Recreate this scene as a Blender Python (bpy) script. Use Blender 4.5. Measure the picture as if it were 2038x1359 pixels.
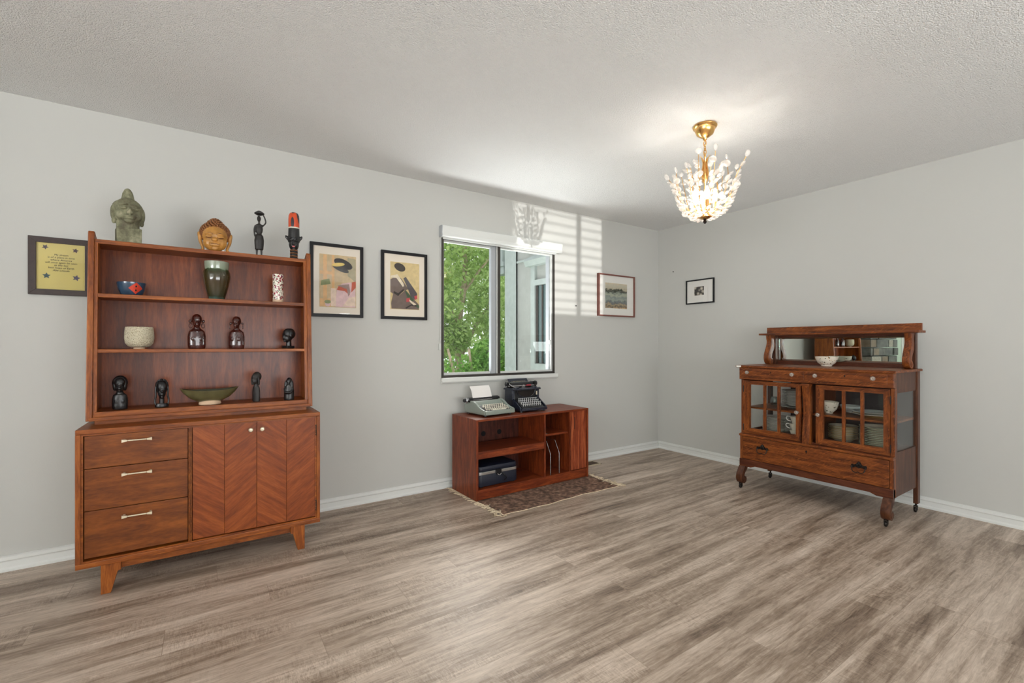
import bpy, bmesh, math, random
from mathutils import Vector, Matrix, Euler
PI = math.pi
for o in list(bpy.data.objects): bpy.data.objects.remove(o, do_unlink=True)
S = bpy.context.scene
COL = S.collection

# ---------------------------------------------------------------- camera, world, lights
CAM_H = 1.1494
CX, CY, H = 4.2406, 3.3748, 2.44          # right wall x, window wall y, ceiling
cd = bpy.data.cameras.new('camera'); cam = bpy.data.objects.new('camera', cd); COL.objects.link(cam)
cd.sensor_width = 36; cd.lens = 911/2038*36; cd.shift_y = 8/2038; cd.clip_start = .05
cam.location = (0, 0, CAM_H); cam.rotation_euler = (PI/2, 0, math.radians(56.2-90))
S.camera = cam
S.view_settings.view_transform = 'Standard'; S.view_settings.look = 'None'
S.view_settings.gamma = 1; S.view_settings.use_curve_mapping = False
S.view_settings.exposure = 0.31
W = bpy.data.worlds.new('world'); S.world = W; W.use_nodes = True
bgn = W.node_tree.nodes['Background']; bgn.inputs[0].default_value = (.93, .965, 1.0, 1); bgn.inputs[1].default_value = 1.15

def lamp(name, kind, loc, rot, power, color=(1, 1, 1), **kw):
    l = bpy.data.lights.new(name, kind); l.energy = power; l.color = color
    for k, v in kw.items(): setattr(l, k, v)
    o = bpy.data.objects.new(name, l); COL.objects.link(o); o.location = loc; o.rotation_euler = rot
    return o
# low sunlight thrown back up off bright ground outside, through the blinds behind the camera
d = Vector((0, 1, .096)).normalized()
lamp('low_sun', 'SUN', (2.8, -9, 0), d.to_track_quat('-Z', 'Y').to_euler(), 1.9, (1, .98, .95), angle=math.radians(.35))
# added fill lamps against the solid walls behind and beside the camera
lamp('fill_rear', 'AREA', (1.0, -2.9, 1.25), (PI/2+.8, 0, 0), 160, (.95, .975, 1.0), shape='RECTANGLE', size=3.2, size_y=1.7)
lamp('fill_side', 'AREA', (-4.45, -1.3, 1.25), (PI/2+1.25, 0, -PI/2), 345, (.95, .975, 1.0), shape='RECTANGLE', size=3.2, size_y=1.7)
# added lamp hidden outside below the sill, brightens the ceiling near the window
lamp('sill_fill', 'AREA', (2.15, 3.86, .62), (Vector((0, -.62, .78))).to_track_quat('-Z', 'Y').to_euler(), 45, (.97, .985, 1), shape='RECTANGLE', size=1.5, size_y=.35)
# broad sun added through the window for floor glare; also lights the garden
az, el = math.radians(60), math.radians(38)
dd = Vector((-math.cos(az)*math.cos(el), -math.sin(az)*math.cos(el), -math.sin(el)))
lamp('garden_sun', 'SUN', (6, 9, 8), dd.to_track_quat('-Z', 'Y').to_euler(), 3.2, (1, .98, .94), angle=math.radians(24))

BULB_W = 14.5                               # each chandelier bulb

# ---------------------------------------------------------------- materials
def nmat(name):
    m = bpy.data.materials.new(name); m.use_nodes = True
    return m, m.node_tree, m.node_tree.nodes['Principled BSDF']
def lin(c):
    return tuple((x/255/12.92 if x/255 <= .04045 else ((x/255+.055)/1.055)**2.4) for x in c)+(1,)
def flat(name, rgb, rough=.5, metal=0, spec=.5, coat=0, var=0, vscale=30, bump=0, bscale=80):
    m, t, b = nmat(name)
    c = lin(rgb); b.inputs['Base Color'].default_value = c
    b.inputs['Roughness'].default_value = rough; b.inputs['Metallic'].default_value = metal
    b.inputs['Specular IOR Level'].default_value = spec; b.inputs['Coat Weight'].default_value = coat
    if var or bump:
        tc = t.nodes.new('ShaderNodeTexCoord')
    if var:
        n = t.nodes.new('ShaderNodeTexNoise'); n.inputs['Scale'].default_value = vscale; n.inputs['Detail'].default_value = 5
        t.links.new(tc.outputs['Object'], n.inputs['Vector'])
        r = t.nodes.new('ShaderNodeValToRGB'); r.color_ramp.elements[0].position = .3; r.color_ramp.elements[1].position = .7
        r.color_ramp.elements[0].color = tuple(max(0, x*(1-var)) for x in c[:3])+(1,)
        r.color_ramp.elements[1].color = tuple(min(1, x*(1+var)) for x in c[:3])+(1,)
        t.links.new(n.outputs['Fac'], r.inputs['Fac']); t.links.new(r.outputs['Color'], b.inputs['Base Color'])
    if bump:
        n2 = t.nodes.new('ShaderNodeTexNoise'); n2.inputs['Scale'].default_value = bscale; n2.inputs['Detail'].default_value = 4
        t.links.new(tc.outputs['Object'], n2.inputs['Vector'])
        bp = t.nodes.new('ShaderNodeBump'); bp.inputs['Strength'].default_value = bump; bp.inputs['Distance'].default_value = .004
        t.links.new(n2.outputs['Fac'], bp.inputs['Height']); t.links.new(bp.outputs['Normal'], b.inputs['Normal'])
    return m
def wood(name, dark, mid, light, scale=(1, 1, 1), rot=(0, 0, 0), rough=.42, coat=.06, freq=5., contrast=1.0, fleck=None):
    """scale small along the grain axis, large across it"""
    m, t, b = nmat(name); N = t.nodes.new; L = t.links.new
    tc = N('ShaderNodeTexCoord'); mp = N('ShaderNodeMapping'); mp.inputs['Rotation'].default_value = rot
    mp2 = N('ShaderNodeMapping'); mp2.inputs['Scale'].default_value = scale
    L(tc.outputs['Object'], mp.inputs['Vector']); L(mp.outputs['Vector'], mp2.inputs['Vector'])
    n = N('ShaderNodeTexNoise'); n.inputs['Scale'].default_value = freq; n.inputs['Detail'].default_value = 7; n.inputs['Roughness'].default_value = .6
    n.inputs['Distortion'].default_value = .6
    L(mp2.outputs['Vector'], n.inputs['Vector'])
    n2 = N('ShaderNodeTexNoise'); n2.inputs['Scale'].default_value = freq*7; n2.inputs['Detail'].default_value = 3
    L(mp2.outputs['Vector'], n2.inputs['Vector'])
    mx = N('ShaderNodeMath'); mx.operation = 'MULTIPLY_ADD'; mx.inputs[1].default_value = .35; L(n2.outputs['Fac'], mx.inputs[0]); L(n.outputs['Fac'], mx.inputs[2])
    r = N('ShaderNodeValToRGB'); e = r.color_ramp.elements
    w = .22/contrast
    e[0].position = .675-w; e[0].color = lin(dark); e[1].position = .675+w; e[1].color = lin(light)
    k = e.new(.675); k.color = lin(mid)
    L(mx.outputs[0], r.inputs['Fac'])
    out = r.outputs['Color']
    if fleck:
        f = N('ShaderNodeTexNoise'); f.inputs['Scale'].default_value = 62; f.inputs['Detail'].default_value = 3; f.inputs['Distortion'].default_value = .8
        mp3 = N('ShaderNodeMapping'); mp3.inputs['Rotation'].default_value = fleck['rot']; mp4 = N('ShaderNodeMapping'); mp4.inputs['Scale'].default_value = fleck['scale']
        L(tc.outputs['Object'], mp3.inputs['Vector']); L(mp3.outputs['Vector'], mp4.inputs['Vector']); L(mp4.outputs['Vector'], f.inputs['Vector'])
        fr = N('ShaderNodeValToRGB'); fr.color_ramp.elements[0].position = .56; fr.color_ramp.elements[1].position = .68
        L(f.outputs['Fac'], fr.inputs['Fac'])
        mixn = N('ShaderNodeMix'); mixn.data_type = 'RGBA'; mixn.inputs[7].default_value = lin(fleck['color'])
        sc = N('ShaderNodeMath'); sc.operation = 'MULTIPLY'; sc.inputs[1].default_value = .55; L(fr.outputs['Color'], sc.inputs[0])
        L(sc.outputs[0], mixn.inputs[0]); L(out, mixn.inputs[6]); out = mixn.outputs[2]
    L(out, b.inputs['Base Color'])
    b.inputs['Roughness'].default_value = rough; b.inputs['Coat Weight'].default_value = coat; b.inputs['Coat Roughness'].default_value = .25; b.inputs['Specular IOR Level'].default_value = .35
    bp = N('ShaderNodeBump'); bp.inputs['Strength'].default_value = .08; bp.inputs['Distance'].default_value = .002
    L(n2.outputs['Fac'], bp.inputs['Height']); L(bp.outputs['Normal'], b.inputs['Normal'])
    return m
GX, GY, GZ = (1, 9, 9), (9, 1, 9), (9, 9, 1)
# walnut hutch
wd = dict(dark=(92, 42, 9), mid=(136, 70, 20), light=(168, 96, 34), coat=.08, rough=.42)
M_WX = wood('walnut_along_x', scale=GX, **wd); M_WZ = wood('walnut_along_z', scale=GZ, **wd)
wb = dict(dark=(84, 36, 14), mid=(116, 55, 24), light=(142, 74, 36), coat=.05)
M_WBACK = wood('walnut_back', scale=(7, 7, .8), rough=.3, **wb)
wr = dict(contrast=.8, dark=(98, 42, 10), mid=(132, 62, 18), light=(162, 86, 32), coat=.08, rough=.42)
M_HER1 = wood('walnut_veneer_down', scale=(1, 9, 9), rot=(0, math.radians(-38), 0), **wr)
M_HER2 = wood('walnut_veneer_up', scale=(1, 9, 9), rot=(0, math.radians(38), 0), **wr)
M_DRAW = wood('walnut_drawer', scale=(1.2, 5, 6), dark=(88, 42, 8), mid=(116, 59, 13), light=(142, 78, 22), freq=4, coat=.08, rough=.42)
# teak record cabinet
tk = dict(dark=(72, 27, 10), mid=(116, 48, 20), light=(148, 72, 34))
M_TX = wood('teak_along_x', scale=GX, **tk); M_TZ = wood('teak_along_z', scale=GZ, **tk)
M_TDOOR = wood('teak_door', scale=(10, 10, .7), dark=(96, 38, 20), mid=(136, 60, 32), light=(172, 92, 54), contrast=1.3)
# quarter sawn oak
ok = dict(dark=(66, 30, 10), mid=(112, 56, 20), light=(146, 82, 34))
M_OY = wood('oak_along_y', scale=GY, fleck=dict(rot=(.55, 0, 0), scale=(1, .35, 2.2), color=(170, 98, 46)), contrast=1.2, **ok)
M_OZ = wood('oak_along_z', scale=GZ, fleck=dict(rot=(-.5, 0, 0), scale=(1, 1.2, .5), color=(158, 88, 42)), contrast=1.2, **ok)
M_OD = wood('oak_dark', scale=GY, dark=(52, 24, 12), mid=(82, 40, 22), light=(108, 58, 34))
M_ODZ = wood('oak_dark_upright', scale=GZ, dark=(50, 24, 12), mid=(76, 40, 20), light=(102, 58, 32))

def mat_wall():
    m, t, b = nmat('painted_wall'); N = t.nodes.new; L = t.links.new
    tc = N('ShaderNodeTexCoord'); n = N('ShaderNodeTexNoise'); n.inputs['Scale'].default_value = 160; n.inputs['Detail'].default_value = 3
    L(tc.outputs['Object'], n.inputs['Vector'])
    bp = N('ShaderNodeBump'); bp.inputs['Strength'].default_value = .12; bp.inputs['Distance'].default_value = .002
    L(n.outputs['Fac'], bp.inputs['Height']); L(bp.outputs['Normal'], b.inputs['Normal'])
    b.inputs['Base Color'].default_value = lin((198, 198, 193)); b.inputs['Roughness'].default_value = .75
    b.inputs['Specular IOR Level'].default_value = .25
    return m
def mat_ceiling():
    m, t, b = nmat('popcorn_ceiling'); N = t.nodes.new; L = t.links.new
    tc = N('ShaderNodeTexCoord')
    v = N('ShaderNodeTexNoise'); v.inputs['Scale'].default_value = 150; v.inputs['Detail'].default_value = 4; v.inputs['Roughness'].default_value = .65
    L(tc.outputs['Object'], v.inputs['Vector'])
    vr = N('ShaderNodeTexVoronoi'); vr.inputs['Scale'].default_value = 170; L(tc.outputs['Object'], vr.inputs['Vector'])
    sub = N('ShaderNodeMath'); sub.operation = 'SUBTRACT'; L(v.outputs['Fac'], sub.inputs[0])
    ml = N('ShaderNodeMath'); ml.operation = 'MULTIPLY'; ml.inputs[1].default_value = .7; L(vr.outputs['Distance'], ml.inputs[0]); L(ml.outputs[0], sub.inputs[1])
    bp = N('ShaderNodeBump'); bp.inputs['Strength'].default_value = 1; bp.inputs['Distance'].default_value = .007
    L(sub.outputs[0], bp.inputs['Height']); L(bp.outputs['Normal'], b.inputs['Normal'])
    b.inputs['Base Color'].default_value = lin((245, 245, 243)); b.inputs['Roughness'].default_value = .9; b.inputs['Specular IOR Level'].default_value = .1
    return m
def mat_floor():
    m, t, b = nmat('vinyl_plank_floor'); N = t.nodes.new; L = t.links.new
    def math_(op, a, bb=None, c=None):
        n = N('ShaderNodeMath'); n.operation = op
        for i, v in enumerate((a, bb, c)):
            if v is None: continue
            if isinstance(v, (int, float)): n.inputs[i].default_value = v
            else: L(v, n.inputs[i])
        return n.outputs[0]
    tc = N('ShaderNodeTexCoord'); sp = N('ShaderNodeSeparateXYZ'); L(tc.outputs['Object'], sp.inputs[0])
    X, Y = sp.outputs[0], sp.outputs[1]
    PW, PL = .178, 1.22
    row = math_('FLOOR', math_('DIVIDE', Y, PW))
    wn = N('ShaderNodeTexWhiteNoise'); wn.noise_dimensions = '1D'; L(row, wn.inputs['W'])
    xs = math_('ADD', math_('DIVIDE', X, PL), wn.outputs['Value'])
    colm = math_('FLOOR', xs)
    cmb = N('ShaderNodeCombineXYZ'); L(row, cmb.inputs[0]); L(colm, cmb.inputs[1])
    pr = N('ShaderNodeTexWhiteNoise'); pr.noise_dimensions = '2D'; L(cmb.outputs[0], pr.inputs['Vector'])
    # seams
    fy = math_('FRACT', math_('DIVIDE', Y, PW)); fx = math_('FRACT', xs)
    ey = math_('MINIMUM', fy, math_('SUBTRACT', 1, fy)); ex = math_('MINIMUM', fx, math_('SUBTRACT', 1, fx))
    seam = math_('MINIMUM', math_('DIVIDE', ey, .006), math_('DIVIDE', ex, .0012))
    seam = math_('MINIMUM', seam, 1)
    # grain: coordinates shifted by plank
    sh = math_('MULTIPLY', pr.outputs['Value'], 37.)
    c2 = N('ShaderNodeCombineXYZ'); L(math_('ADD', X, sh), c2.inputs[0]); L(math_('ADD', Y, sh), c2.inputs[1]); L(sh, c2.inputs[2])
    def noise(scale, vec, detail=6, rough=.6, dist=0.):
        mp = N('ShaderNodeMapping'); mp.inputs['Scale'].default_value = vec; L(c2.outputs[0], mp.inputs['Vector'])
        n = N('ShaderNodeTexNoise'); n.inputs['Scale'].default_value = scale; n.inputs['Detail'].default_value = detail
        n.inputs['Roughness'].default_value = rough; n.inputs['Distortion'].default_value = dist
        L(mp.outputs['Vector'], n.inputs['Vector']); return n.outputs['Fac']
    broad = noise(1.0, (.9, 9, 1), 5, .55, .8)
    grain = noise(3.0, (2.2, 24, 1), 9, .75, .9)
    saw = noise(7.0, (16, 3.5, 1), 5, .7, 1.2)
    patch = noise(1.6, (1.2, 2.5, 1), 2)
    sawm = math_('MULTIPLY', math_('SUBTRACT', saw, .5), math_('MAXIMUM', math_('SUBTRACT', patch, .42), 0))
    streak = N('ShaderNodeTexNoise'); smp = N('ShaderNodeMapping'); smp.inputs['Scale'].default_value = (.6, 7.5, 1); L(tc.outputs['Object'], smp.inputs['Vector']); streak.inputs['Scale'].default_value = 1.3; streak.inputs['Detail'].default_value = 5; streak.inputs['Roughness'].default_value = .6; streak.inputs['Distortion'].default_value = .7; L(smp.outputs[0], streak.inputs['Vector'])
    v = math_('MULTIPLY_ADD', math_('SUBTRACT', streak.outputs['Fac'], .5), 1.15, .48)
    v = math_('MULTIPLY_ADD', math_('SUBTRACT', broad, .5), .75, v)
    v = math_('MULTIPLY_ADD', math_('SUBTRACT', grain, .5), .95, v)
    v = math_('MULTIPLY_ADD', sawm, 3.4, v)
    knot = noise(14.0, (1, 2.2, 1), 3, .6, 1.0); v = math_('MULTIPLY_ADD', math_('SUBTRACT', knot, .5), .22, v)
    v = math_('MULTIPLY_ADD', math_('SUBTRACT', pr.outputs['Value'], .5), .09, v)
    r = N('ShaderNodeValToRGB'); e = r.color_ramp.elements
    e[0].position = .08; e[0].color = lin((90, 72, 58)); e[1].position = .95; e[1].color = lin((230, 214, 198))
    k = e.new(.36); k.color = lin((150, 131, 114)); k = e.new(.62); k.color = lin((194, 176, 159))
    L(v, r.inputs['Fac'])
    mx = N('ShaderNodeMix'); mx.data_type = 'RGBA'; mx.inputs[6].default_value = lin((140, 120, 102)); L(r.outputs['Color'], mx.inputs[7]); L(seam, mx.inputs[0])
    L(mx.outputs[2], b.inputs['Base Color'])
    b.inputs['Roughness'].default_value = .42; b.inputs['Specular IOR Level'].default_value = .45
    bp = N('ShaderNodeBump'); bp.inputs['Strength'].default_value = .22; bp.inputs['Distance'].default_value = .002
    hh = math_('ADD', math_('MULTIPLY', seam, 1.0), math_('ADD', grain, math_('MULTIPLY', sawm, 4)))
    L(hh, bp.inputs['Height']); L(bp.outputs['Normal'], b.inputs['Normal'])
    return m
def mat_glass(name, tint=(1, 1, 1), refl=.12, alpha=1.0, rough=.0):
    m = bpy.data.materials.new(name); m.use_nodes = True; t = m.node_tree; t.nodes.clear(); N = t.nodes.new
    o = N('ShaderNodeOutputMaterial'); tr = N('ShaderNodeBsdfTransparent'); tr.inputs[0].default_value = (*tint, 1)
    g = N('ShaderNodeBsdfGlossy'); g.inputs['Roughness'].default_value = rough
    lw = N('ShaderNodeLayerWeight'); lw.inputs[0].default_value = .5
    pw = N('ShaderNodeMath'); pw.operation = 'POWER'; pw.inputs[1].default_value = 4.5; t.links.new(lw.outputs['Facing'], pw.inputs[0])
    ml = N('ShaderNodeMath'); ml.operation = 'MULTIPLY_ADD'; ml.inputs[1].default_value = .7; ml.inputs[2].default_value = refl*.4; t.links.new(pw.outputs[0], ml.inputs[0])
    mn = N('ShaderNodeMath'); mn.operation = 'MINIMUM'; mn.inputs[1].default_value = .9; t.links.new(ml.outputs[0], mn.inputs[0])
    mx = N('ShaderNodeMixShader'); t.links.new(mn.outputs[0], mx.inputs[0]); t.links.new(tr.outputs[0], mx.inputs[1]); t.links.new(g.outputs[0], mx.inputs[2])
    t.links.new(mx.outputs[0], o.inputs[0]); return m
def mat_crystal():
    m = bpy.data.materials.new('crystal'); m.use_nodes = True; t = m.node_tree; t.nodes.clear(); N = t.nodes.new; L = t.links.new
    o = N('ShaderNodeOutputMaterial'); tr = N('ShaderNodeBsdfTransparent'); tr.inputs[0].default_value = (.97, .96, .95, 1)
    g = N('ShaderNodeBsdfGlossy'); g.inputs['Roughness'].default_value = .06
    tl = N('ShaderNodeBsdfTranslucent'); tl.inputs[0].default_value = (1, .97, .93, 1)
    df = N('ShaderNodeBsdfDiffuse'); df.inputs[0].default_value = (.95, .93, .9, 1)
    a = N('ShaderNodeMixShader'); a.inputs[0].default_value = .5; L(tl.outputs[0], a.inputs[1]); L(df.outputs[0], a.inputs[2])
    lw = N('ShaderNodeLayerWeight'); lw.inputs[0].default_value = .2
    bmx = N('ShaderNodeMixShader'); bmx.inputs[0].default_value = .38; L(tr.outputs[0], bmx.inputs[1]); L(a.outputs[0], bmx.inputs[2])
    c = N('ShaderNodeMixShader'); L(lw.outputs['Facing'], c.inputs[0]); L(bmx.outputs[0], c.inputs[1]); L(g.outputs[0], c.inputs[2])
    L(c.outputs[0], o.inputs[0]); return m
def mat_emit(name, col, s):
    m, t, b = nmat(name); b.inputs['Emission Color'].default_value = (*col, 1); b.inputs['Emission Strength'].default_value = s
    b.inputs['Base Color'].default_value = (*col, 1); return m

M_WALL = mat_wall(); M_CEIL = mat_ceiling(); M_FLOOR = mat_floor()
M_TRIM = flat('white_trim', (224, 226, 222), .4, spec=.4)
M_BRONZE = flat('dark_bronze', (70, 66, 62), .4, .6)
M_ALU = flat('aluminium', (176, 180, 184), .4, .3)
M_VINYL = flat('pale_sash', (206, 208, 204), .45)
M_GLASS = mat_glass('window_glass', (.992, .997, .992), .08)
M_CGLASS = mat_glass('cabinet_glass', (.975, .985, .98), .06)
M_PGLASS = mat_glass('picture_glass', (1, 1, 1), .07)
M_BLACK = flat('black_frame', (24, 23, 25), .4, spec=.25)
M_DKBROWN = flat('dark_brown_frame', (52, 36, 32), .45, var=.2, vscale=60)
M_RED = flat('red_brown_frame', (120, 72, 62), .4, var=.15, vscale=40)
M_MAT = flat('cream_mat', (232, 222, 206), .9); M_MATW = flat('white_mat', (226, 224, 218), .9)
M_BRASS = flat('polished_brass', (236, 188, 118), .25, 1.0)
M_BRASSD = flat('soft_brass', (204, 160, 104), .38, .9)
M_PULL = flat('cream_metal', (218, 206, 180), .35, .35)
M_DARKMETAL = flat('dark_metal', (52, 48, 46), .35, .8)
M_CHROME = flat('chrome', (190, 190, 192), .25, .9)
M_EBONY = flat('ebony', (24, 23, 24), .32, spec=.6, var=.3, vscale=50)
M_EBONYW = flat('dark_carving', (36, 33, 31), .5, var=.3, vscale=60)
M_ROSE = flat('rosewood', (62, 24, 18), .22, coat=.4, var=.5, vscale=26)
M_GOLDW = flat('golden_wood', (186, 132, 62), .4, var=.35, vscale=14, coat=.2)
M_HAIR = flat('brown_curls', (134, 84, 44), .5, var=.3, vscale=40)
M_CRYS = mat_crystal()
M_BULB = mat_emit('bulb_glow', (1, .88, .72), 10)
M_CHINA = flat('cream_china', (220, 214, 196), .15, coat=.3)
M_CHINAW = flat('white_china', (232, 230, 224), .15, coat=.3)
M_MIRROR = flat('mirror_silver', (226, 234, 228), .012, 1.0)

def mat_stone():
    m, t, b = nmat('mossy_stone'); N = t.nodes.new; L = t.links.new; tc = N('ShaderNodeTexCoord')
    n = N('ShaderNodeTexNoise'); n.inputs['Scale'].default_value = 13; n.inputs['Detail'].default_value = 8; n.inputs['Roughness'].default_value = .7; L(tc.outputs['Object'], n.inputs['Vector'])
    r = N('ShaderNodeValToRGB'); e = r.color_ramp.elements
    e[0].position = .34; e[0].color = lin((84, 76, 62)); e[1].position = .68; e[1].color = lin((172, 164, 138))
    k = e.new(.46); k.color = lin((110, 108, 84)); k = e.new(.56); k.color = lin((134, 134, 106))
    L(n.outputs['Fac'], r.inputs['Fac']); L(r.outputs['Color'], b.inputs['Base Color']); b.inputs['Roughness'].default_value = .8
    n2 = N('ShaderNodeTexNoise'); n2.inputs['Scale'].default_value = 120; L(tc.outputs['Object'], n2.inputs['Vector'])
    bp = N('ShaderNodeBump'); bp.inputs['Strength'].default_value = .5; bp.inputs['Distance'].default_value = .003; L(n2.outputs['Fac'], bp.inputs['Height']); L(bp.outputs['Normal'], b.inputs['Normal'])
    return m
M_STONE = mat_stone()
def mat_spots(name, base, cols, rough=.25, stretch=(1, 1, 1)):
    """small coloured spots (flowers) on a ground colour"""
    m, t, b = nmat(name); N = t.nodes.new; L = t.links.new; tc = N('ShaderNodeTexCoord')
    prev = None; base = lin(base)
    for i, (c, sc, th) in enumerate(cols):
        mp = N('ShaderNodeMapping'); mp.inputs['Location'].default_value = (i*1.7, i*.6, i*2.3); mp.inputs['Scale'].default_value = stretch; L(tc.outputs['Object'], mp.inputs['Vector'])
        v = N('ShaderNodeTexVoronoi'); v.inputs['Scale'].default_value = sc; L(mp.outputs[0], v.inputs['Vector'])
        cr = N('ShaderNodeValToRGB'); cr.color_ramp.interpolation = 'LINEAR'
        cr.color_ramp.elements[0].position = th; cr.color_ramp.elements[0].color = (1, 1, 1, 1)
        cr.color_ramp.elements[1].position = th+.06; cr.color_ramp.elements[1].color = (0, 0, 0, 1)
        L(v.outputs['Distance'], cr.inputs['Fac'])
        mx = N('ShaderNodeMix'); mx.data_type = 'RGBA'; L(cr.outputs['Color'], mx.inputs[0]); mx.inputs[7].default_value = lin(c)
        if prev is None: mx.inputs[6].default_value = base
        else: L(prev, mx.inputs[6])
        prev = mx.outputs[2]
    L(prev, b.inputs['Base Color']); b.inputs['Roughness'].default_value = rough; b.inputs['Coat Weight'].default_value = .3
    return m
M_FLORAL = mat_spots('floral_glaze', (232, 224, 208), [((150, 36, 56), 58, .36), ((60, 30, 30), 90, .26), ((84, 100, 56), 110, .24), ((120, 40, 90), 44, .2)])
M_FLORALB = mat_spots('flowered_bowl', (234, 226, 208), [((96, 100, 76), 40, .17), ((206, 166, 100), 44, .12), ((120, 76, 60), 52, .12)])
def mat_weave():
    m, t, b = nmat('woven_cream'); N = t.nodes.new; L = t.links.new; tc = N('ShaderNodeTexCoord')
    v = N('ShaderNodeTexVoronoi'); v.inputs['Scale'].default_value = 300; L(tc.outputs['Object'], v.inputs['Vector'])
    r = N('ShaderNodeValToRGB'); e = r.color_ramp.elements; e[0].position = .42; e[0].color = lin((236, 228, 202)); e[1].position = .85; e[1].color = lin((164, 146, 106))
    L(v.outputs['Distance'], r.inputs['Fac']); L(r.outputs['Color'], b.inputs['Base Color']); b.inputs['Roughness'].default_value = .7
    bp = N('ShaderNodeBump'); bp.invert = True; bp.inputs['Distance'].default_value = .004; L(v.outputs['Distance'], bp.inputs['Height']); L(bp.outputs['Normal'], b.inputs['Normal'])
    return m
def mat_zramp(name, stops, rough=.2, coat=.4, noise=.15, axis=2, nscale=30):
    """glaze bands by height (local z)"""
    m, t, b = nmat(name); N = t.nodes.new; L = t.links.new; tc = N('ShaderNodeTexCoord')
    sp = N('ShaderNodeSeparateXYZ'); L(tc.outputs['Object'], sp.inputs[0])
    n = N('ShaderNodeTexNoise'); n.inputs['Scale'].default_value = nscale; n.inputs['Detail'].default_value = 5; L(tc.outputs['Object'], n.inputs['Vector'])
    zmax = stops[-1][0]
    a = N('ShaderNodeMath'); a.operation = 'DIVIDE'; a.inputs[1].default_value = zmax; L(sp.outputs[axis], a.inputs[0])
    s = N('ShaderNodeMath'); s.operation = 'SUBTRACT'; s.inputs[1].default_value = .5; L(n.outputs['Fac'], s.inputs[0])
    ad = N('ShaderNodeMath'); ad.operation = 'MULTIPLY_ADD'; ad.inputs[1].default_value = noise; L(s.outputs[0], ad.inputs[0]); L(a.outputs[0], ad.inputs[2])
    r = N('ShaderNodeValToRGB'); e = r.color_ramp.elements
    e[0].position = 0; e[0].color = lin(stops[0][1]); e[1].position = 1; e[1].color = lin(stops[-1][1])
    for z, c in stops[1:-1]:
        k = e.new(z/zmax); k.color = lin(c)
    L(ad.outputs[0], r.inputs['Fac']); L(r.outputs['Color'], b.inputs['Base Color'])
    b.inputs['Roughness'].default_value = rough; b.inputs['Coat Weight'].default_value = coat
    return m
M_WEAVE = mat_weave()
M_VASE = mat_zramp('green_glaze', [(0, (70, 100, 92)), (.02, (52, 52, 34)), (.1, (64, 50, 26)), (.15, (58, 56, 34)), (.165, (60, 74, 50)), (.172, (138, 152, 130)), (.212, (150, 158, 140))], .15)
M_BLUE = flat('blue_glaze', (52, 74, 96), .2, coat=.4, var=.2, vscale=20)
M_REDG = flat('red_glaze', (206, 66, 44), .25); M_GREEN = flat('olive_glaze', (92, 88, 58), .3, coat=.3, var=.3, vscale=14)
M_GREEND = flat('dark_olive_glaze', (58, 60, 42), .25, var=.2); M_CLAY = flat('pale_clay', (206, 176, 146), .7)
M_ORANGE = mat_spots('orange_black_paint', (206, 76, 34), [((34, 22, 34), 24, .42)], rough=.4, stretch=(1.6, 1.6, .5))
M_LIP = flat('painted_lips', (200, 110, 110), .4); M_WHITEP = flat('white_paint', (220, 216, 200), .6)

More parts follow.
